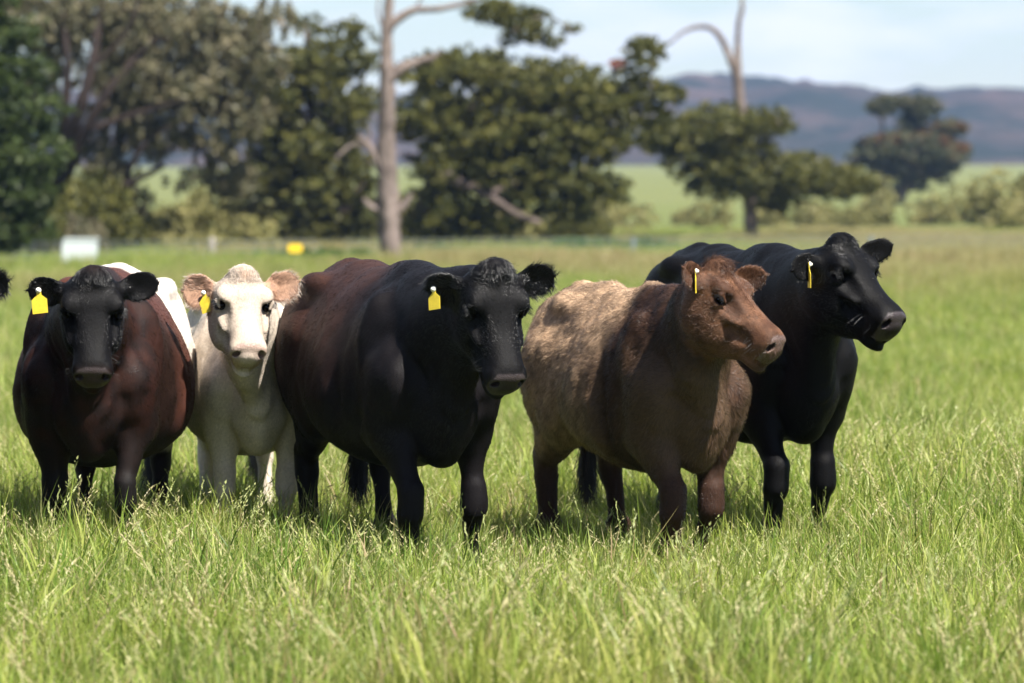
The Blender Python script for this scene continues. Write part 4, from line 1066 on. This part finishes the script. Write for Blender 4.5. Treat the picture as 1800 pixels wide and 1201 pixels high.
    # distant gum
    tree('eucalyptus', 'distant gum tree with a rounded orange-topped crown below the hills at the right', 'gum tree', 1580, 285,
         trunk=[(1578, 382, 12), (1582, 350, 10), (1598, 300, 8), (1610, 240, 5), (1615, 200, 3)],
         limbs=[[(1580, 355, 7), (1548, 310, 5), (1550, 240, 3), (1552, 195, 2.5)], [(1590, 330, 7), (1640, 290, 5), (1668, 240, 3)], [(1600, 290, 4), (1590, 240, 3), (1580, 215, 2)]],
         blobs=[B(1553, 185, 26, 17, 285, 1.4), B(1590, 180, 24, 12, 285, 1.2, .7), B(1620, 188, 30, 18, 285, 1.5), B(1605, 215, 26, 12, 285, 1.2, .7), B(1668, 225, 30, 14, 285, 1.4), B(1560, 265, 52, 24, 285, 2.4), B(1610, 262, 62, 28, 285, 2.6), B(1660, 272, 40, 24, 285, 2), B(1520, 280, 28, 14, 285, 1.5), B(1590, 295, 50, 20, 285, 2, .8), B(1655, 300, 22, 20, 285, 1.5, .5), B(1610, 320, 30, 14, 285, 1.5, .4), B(1575, 350, 16, 24, 285, 1.2, .5)],
         n=26000, size=0.32, leaf=L_FARGUM, bk=B_GREY, seed=6, sub=0.5)
    gum = [o for o in COL.objects if o.name == 'eucalyptus.001'][0]
    L_BRONZE = leaf_material('bronze young leaves', [(0, (0.10, 0.06, 0.025)), (0.6, (0.19, 0.105, 0.045)), (1, (0.27, 0.15, 0.07))])
    d = crown(gum, [B(1570, 246, 44, 9, 284, 1), B(1625, 243, 46, 9, 284, 1), B(1672, 258, 28, 9, 284, .8), B(1668, 222, 26, 6, 284, .5)], 3600, 0.32, L_BRONZE, 45, name='crown'); d['label'] = 'bronze tips on the crown'
    # scrub on the right and behind the pines
    scr = [(1108, 385, 38, 28, 165, 'round pale shrub at the foot of the broad pine'), (1062, 372, 26, 24, 170, 'small pale shrub tucked beside the round one'), (1205, 385, 22, 14, 190, 'small low shrub left of the right pine trunk'), (1250, 380, 34, 26, 180, 'feathery pale shrub just left of the right pine trunk'),
           (1356, 385, 22, 22, 175, 'small pale shrub just right of the right pine trunk'), (1430, 378, 34, 24, 180, 'pale shrub above the raised black head'), (1484, 385, 40, 16, 176, 'low brownish shrub left of the distant gum'), (1545, 335, 26, 36, 200, 'tall thin yellow-green shrub before the distant gum'), (1530, 378, 36, 20, 180, 'spreading shrub at the foot of the distant gum'),
           (1640, 375, 40, 26, 185, 'pale feathery shrub right of the distant gum trunk'), (1690, 370, 34, 34, 190, 'upright pale shrub between the distant gum and the right edge'), (1745, 352, 40, 44, 170, 'tallest shrub near the right edge'), (1775, 385, 44, 28, 160, 'dense green shrub in the right corner of the scrub'), (1802, 335, 24, 28, 175, 'shrub cut by the right edge of the photo')]
    for i, (px, py, rx, ry, Y, lab) in enumerate(scr):
        zb = 335 + (1.707 - float(ground_z(at(px, 335, Y).x, Y))) * FPX / Y
        tree('shrub', lab, 'shrub', px, Y, trunk=[(px, zb, 2.5), (px + 3, py, 1.5)], limbs=[[(px, zb - 6, 1.8), (px - rx * .5, py, 1)]], bk=B_PINE, blobs=[B(px, py, rx, ry, Y, 1.4), B(px + rx * .4, (py + zb) / 2, rx * .7, (zb - py) * .5 + 3, Y, 1), B(px - rx * .4, (py + zb) / 2, rx * .6, (zb - py) * .5 + 3, Y, 1, .8)], n=700 + 260 * (i * 5 % 7), size=0.22, leaf=L_SCRUB, seed=60 + i, group='pale scrub behind the paddock', sub=.55)
    for i, (px, py, rx, ry, Y, lab) in enumerate([(500, 400, 60, 40, 125, 'yellowish bush under the left pine'), (640, 410, 60, 34, 122, 'bush behind the foot of the tall bare trunk'), (720, 395, 55, 44, 124, 'yellow-green bush right of the tall bare trunk'), (830, 400, 60, 36, 122, 'bush under the middle of the broad pine'), (930, 400, 60, 30, 120, 'bush under the right half of the broad pine'), (1015, 405, 48, 24, 118, 'grey-green bush at the right end of the broad pine')]):
        tree('bush', lab, 'bush', px, Y, trunk=[(px, 432, 3), (px, py, 2)], bk=B_DARK, blobs=[B(px, py, rx, ry, Y, 1.6), B(px + rx * .5, py + ry * .3, rx * .6, ry * .5, Y, 1), B(px - rx * .5, py + ry * .3, rx * .6, ry * .5, Y, 1)], n=6000, size=0.17, leaf=[L_SCRUB, L_PINE][i % 2], seed=90 + i, group='bushes under the pines')
    V, Q, C = leaves([B(x, y, 40, 9, Y, 1.0) for x, y, Y in ((540, 446, 92), (610, 448, 90), (760, 440, 96), (1010, 430, 105), (1060, 432, 104), (1140, 432, 104), (470, 450, 92))], 9000, 0.10, 7)
    o = mesh_obj('weeds', V, Q, L_WEED, smooth=False); tag(o, 'green leafy weeds along the foot of the trees', None, None, 'stuff')
    o.data.attributes.new('leaf', 'FLOAT', 'POINT').data.foreach_set('value', C.astype(np.float32))
build_trees()

# ------------------------------------------------------------------ fence, box, sign
def box(x0, x1, y0, y1, z0, z1):
    v = [(x, y, z) for x in (x0, x1) for y in (y0, y1) for z in (z0, z1)]
    return v, [(0, 1, 3, 2), (4, 6, 7, 5), (0, 4, 5, 1), (2, 3, 7, 6), (0, 2, 6, 4), (1, 5, 7, 3)]
def join_boxes(bs):
    V, F_ = [], []
    for b in bs:
        v, f = box(*b); i = len(V); V += v; F_ += [tuple(i + k for k in q) for q in f]
    return V, F_
M_WOOD = simple_material('weathered post wood', (0.30, 0.27, 0.24), 0.85, 0.2, 0.4, 12, 0.5)
M_STEEL = simple_material('galvanised steel', (0.17, 0.20, 0.22), 0.45, 0.5, 0.2, 30)
M_WHITE = simple_material('pale painted metal', (0.50, 0.55, 0.56), 0.5, 0.4, 0.12, 3)
M_YELLOW = simple_material('yellow sign paint', (0.85, 0.55, 0.02), 0.45, 0.4, 0.1, 5)
def build_fence():
    root = empty('wire_fence', (0, 92, 0)); tag(root, 'low wire netting fence with steel and wooden posts running below the trees', 'fence')
    line = [(-7.0 + k * 2.0) for k in range(-4, 15)]
    yy = lambda x: 88 + (x + 11) * 0.62
    xs = sorted([at(102, 335, 86.5).x, at(363, 335, 89).x, at(1106, 335, 100).x] + [-15.2, 9.4, 14.8])
    for i, x in enumerate(xs):
        wood = i in (2,) or abs(x - at(102, 335, 86.5).x) < 1e-6
        r = 0.075 if wood else 0.05; h = 0.60 if wood else 0.50
        P = [(x, yy(x) - 92, -0.2), (x, yy(x) - 92, 0.3), (x + 0.01, yy(x) - 92, h)]
        V, F_ = tube_mesh([(P, [r, r, r])]); p = mesh_obj('post', V, F_, M_WOOD if wood else M_STEEL, root)
        if wood: p['label'] = 'grey wooden post'
    for z in (0.16, 0.28, 0.40, 0.52):
        P = [(x, yy(x) - 92 - 0.05, z) for x in np.linspace(-16, 16, 14)]
        V, F_ = tube_mesh([(P, [0.006] * len(P))]); mesh_obj('wire', V, F_, M_STEEL, root)
    V, F_ = join_boxes([(x - 0.003, x + 0.003, yy(x) - 92 - 0.06, yy(x) - 92 - 0.054, 0.05, 0.54) for x in np.arange(-16, 16, 0.22)])
    o = mesh_obj('netting_stays', V, F_, M_STEEL, root, smooth=False); o['kind'] = 'stuff'
    # white box left, on a low frame
    a, b = at(110, 335, 85.6), at(170, 335, 85.6)
    root = empty('utility_box', ((a.x + b.x) / 2, 85.6, 0)); tag(root, 'pale bluish-white metal box standing at the fence on the left', 'metal box')
    w = (b.x - a.x) / 2
    V, F_ = join_boxes([(-w, w, -0.2, 0.25, 0.08, 0.61)]); mesh_obj('cabinet', V, F_, M_WHITE, root, smooth=False)
    V, F_ = join_boxes([(-w - 0.03, w + 0.03, -0.23, 0.28, 0.612, 0.65)]); mesh_obj('lid', V, F_, M_WHITE, root, smooth=False)
    V, F_ = join_boxes([(-w + 0.04, w - 0.04, -0.212, -0.2015, 0.12, 0.57)]); mesh_obj('door', V, F_, M_WHITE, root, smooth=False)
    for sx in (-w + 0.05, w - 0.11): V, F_ = join_boxes([(sx, sx + 0.06, -0.15, -0.09, -0.05, 0.0785)]); mesh_obj('leg', V, F_, M_STEEL, root, smooth=False)
    # yellow sign on the fence
    c = at(519, 437, 91)
    root = empty('fence_sign', (c.x, 91, 0)); tag(root, 'small yellow sign on the wire fence below the left pine', 'sign')
    hw, hh = 0.165, 0.10; k = 0.035
    o = [(-hw + k, -hh), (hw - k, -hh), (hw, -hh + k), (hw, hh - k), (hw - k, hh), (-hw + k, hh), (-hw, hh - k), (-hw, -hh + k)]
    V = [(x, y, c.z + z) for y in (-0.006, 0.006) for x, z in o]
    F_ = [tuple(range(8)), tuple(range(8, 16))[::-1]] + [(i, 8 + i, 8 + (i + 1) % 8, (i + 1) % 8) for i in range(8)]
    mesh_obj('plate', V, F_, M_YELLOW, root, smooth=False)
    V, F_ = tube_mesh([([(0, 0.03, -0.2), (0, 0.03, 0.1), (0, 0.03, c.z + 0.08)], [0.02] * 3)]); mesh_obj('stake', V, F_, M_STEEL, root)
build_fence()

# ------------------------------------------------------------------ the cattle
def build_cattle():
    make_cow('cow', 'black-headed cow with reddish brown sides and a white rump, facing the camera', yaw=0, place=(159, 0, 16.5), scale=1.06, width=0.98,
             poll=(162, 494, 15.75), hyaw=6, hpitch=60,
             ears=dict(l=((0.175, 0.04, 0.035), (0.1, -1, -0.15)), r=((-0.175, 0.04, 0.005), (-0.1, -1, -0.25))),
             face=0.745, coat=coat_belted, tag_ear=('r', 0.72, 0.25, 0.12, (-0.2, -1, 0.1)), belly=0.03, hair=dict(n=125000, speck=0.004), legs=dict(fl=(0.08, 0.04, -0.02), fr=(-0.08, 0, 0.02), hr=(0.1, 0, 0)))
    make_cow('cow', 'cream white cow with pinkish muzzle standing between a brown-black and a big black cow', yaw=8, place=(447, 0, 17.5), scale=0.98, width=0.86,
             poll=(426, 492, 16.8), hyaw=12, hpitch=44, hroll=-4,
             ears=dict(l=((0.155, 0.02, 0.045), (0.0, -1, 0.0), 0.064, 7), r=((-0.160, 0.03, -0.005), (0.1, -1, 0.1), 0.070, 7)),
             face=0.69, head_scale=1.05, coat=coat_cream, nose_rgb=(0.30, 0.17, 0.15), tag_ear=('r', 0.42, 0.35, 0.35, (-0.3, -1, 0.1)), hair=dict(ear=0.022))
    make_cow('cow', 'big black cow with a faded reddish flank, in the middle of the row', yaw=18, place=(757, 0, 16.0), scale=1.085, width=0.90,
             poll=(868, 482, 15.4), hyaw=22, hpitch=62,
             ears=dict(l=((0.165, 0.03, 0.035), (0.1, -1, -0.3), 0.064), r=((-0.165, 0.06, -0.015), (-0.15, -0.9, -0.35), 0.062)),
             face=0.81, coat=coat_faded_black, tag_ear=('r', 0.80, 0.30, 0.18, (-0.75, -1, 0.1), 0.85), hair=dict(n=130000, poll=0.038, ear=0.022, head=0.009, speck=0.004), belly=0.0,
             legs=dict(fr=(0.12, 0.09, 0.02), fl=(-0.08, 0.02, 0.03), hl=(0.1, 0, 0)))
    make_cow('cow', 'shaggy chocolate brown cow with golden flanks looking to the right', yaw=20, place=(1203, 0, 16.4), scale=1.0, width=0.82,
             poll=(1258, 480, 15.9), hyaw=57, hpitch=37,
             ears=dict(l=((0.185, 0.02, 0.045), (0.3, -1, -0.1), 0.055), r=((-0.09, -0.10, 0.08), (0.6, -0.8, 0.2), 0.06)),
             coat=coat_brown, face=0.80, leg_r=1.18, nose_rgb=(0.12, 0.085, 0.078), tag_ear=('r', 0.6, 0.0, 0.2, (1.0, -0.12, 0.0)), trunk_lumps=0.02,
             hair=dict(n=150000, length=0.020, lift=0.34, rough=0.18, head=0.007, poll=0.035, ear=0.010, swirl=1.5, vary=0.5),
             legs=dict(fr=(0.13, 0.08, 0.02), fl=(-0.09, 0.03, -0.03), hr=(-0.04, 0, 0), hl=(0.14, 0, 0)))
    make_cow('cow', 'glossy black cow with its head raised to the right, standing behind the brown one', yaw=16, place=(1393, 0, 17.2), scale=1.125, width=0.78,
             poll=(1476, 438, 16.75), hyaw=46, hpitch=37,
             ears=dict(l=((0.17, 0.03, 0.07), (0.3, -1, 0.0), 0.05), r=((-0.13, -0.05, -0.03), (0.5, -1, 0.0), 0.055)),
             coat=coat_black, tag_ear=('r', 0.6, 0.1, 0.1, (1.0, 0.1, 0.0)), hair=dict(n=125000, length=0.010, lift=0.14, radius=0.0006, rough=0.09, speck=0.004), face=0.745, legs=dict(fr=(0.10, 0.09, 0), fl=(-0.06, 0, 0), hr=(0.08, 0, 0), hl=(-0.05, 0, 0)))
build_cattle()

def copy_tree(o, parent=None):
    k = o.copy(); COL.objects.link(k); k.parent = parent
    for ch in list(o.children): copy_tree(ch, k)
    return k
big = next(o for o in COL.objects if o.name == 'cow.002')
out = copy_tree(big)
out.location.x -= 2.205; out.location.z = -0.02
out['label'] = 'dark cow standing outside the left edge of the photo, only its ear tip showing'
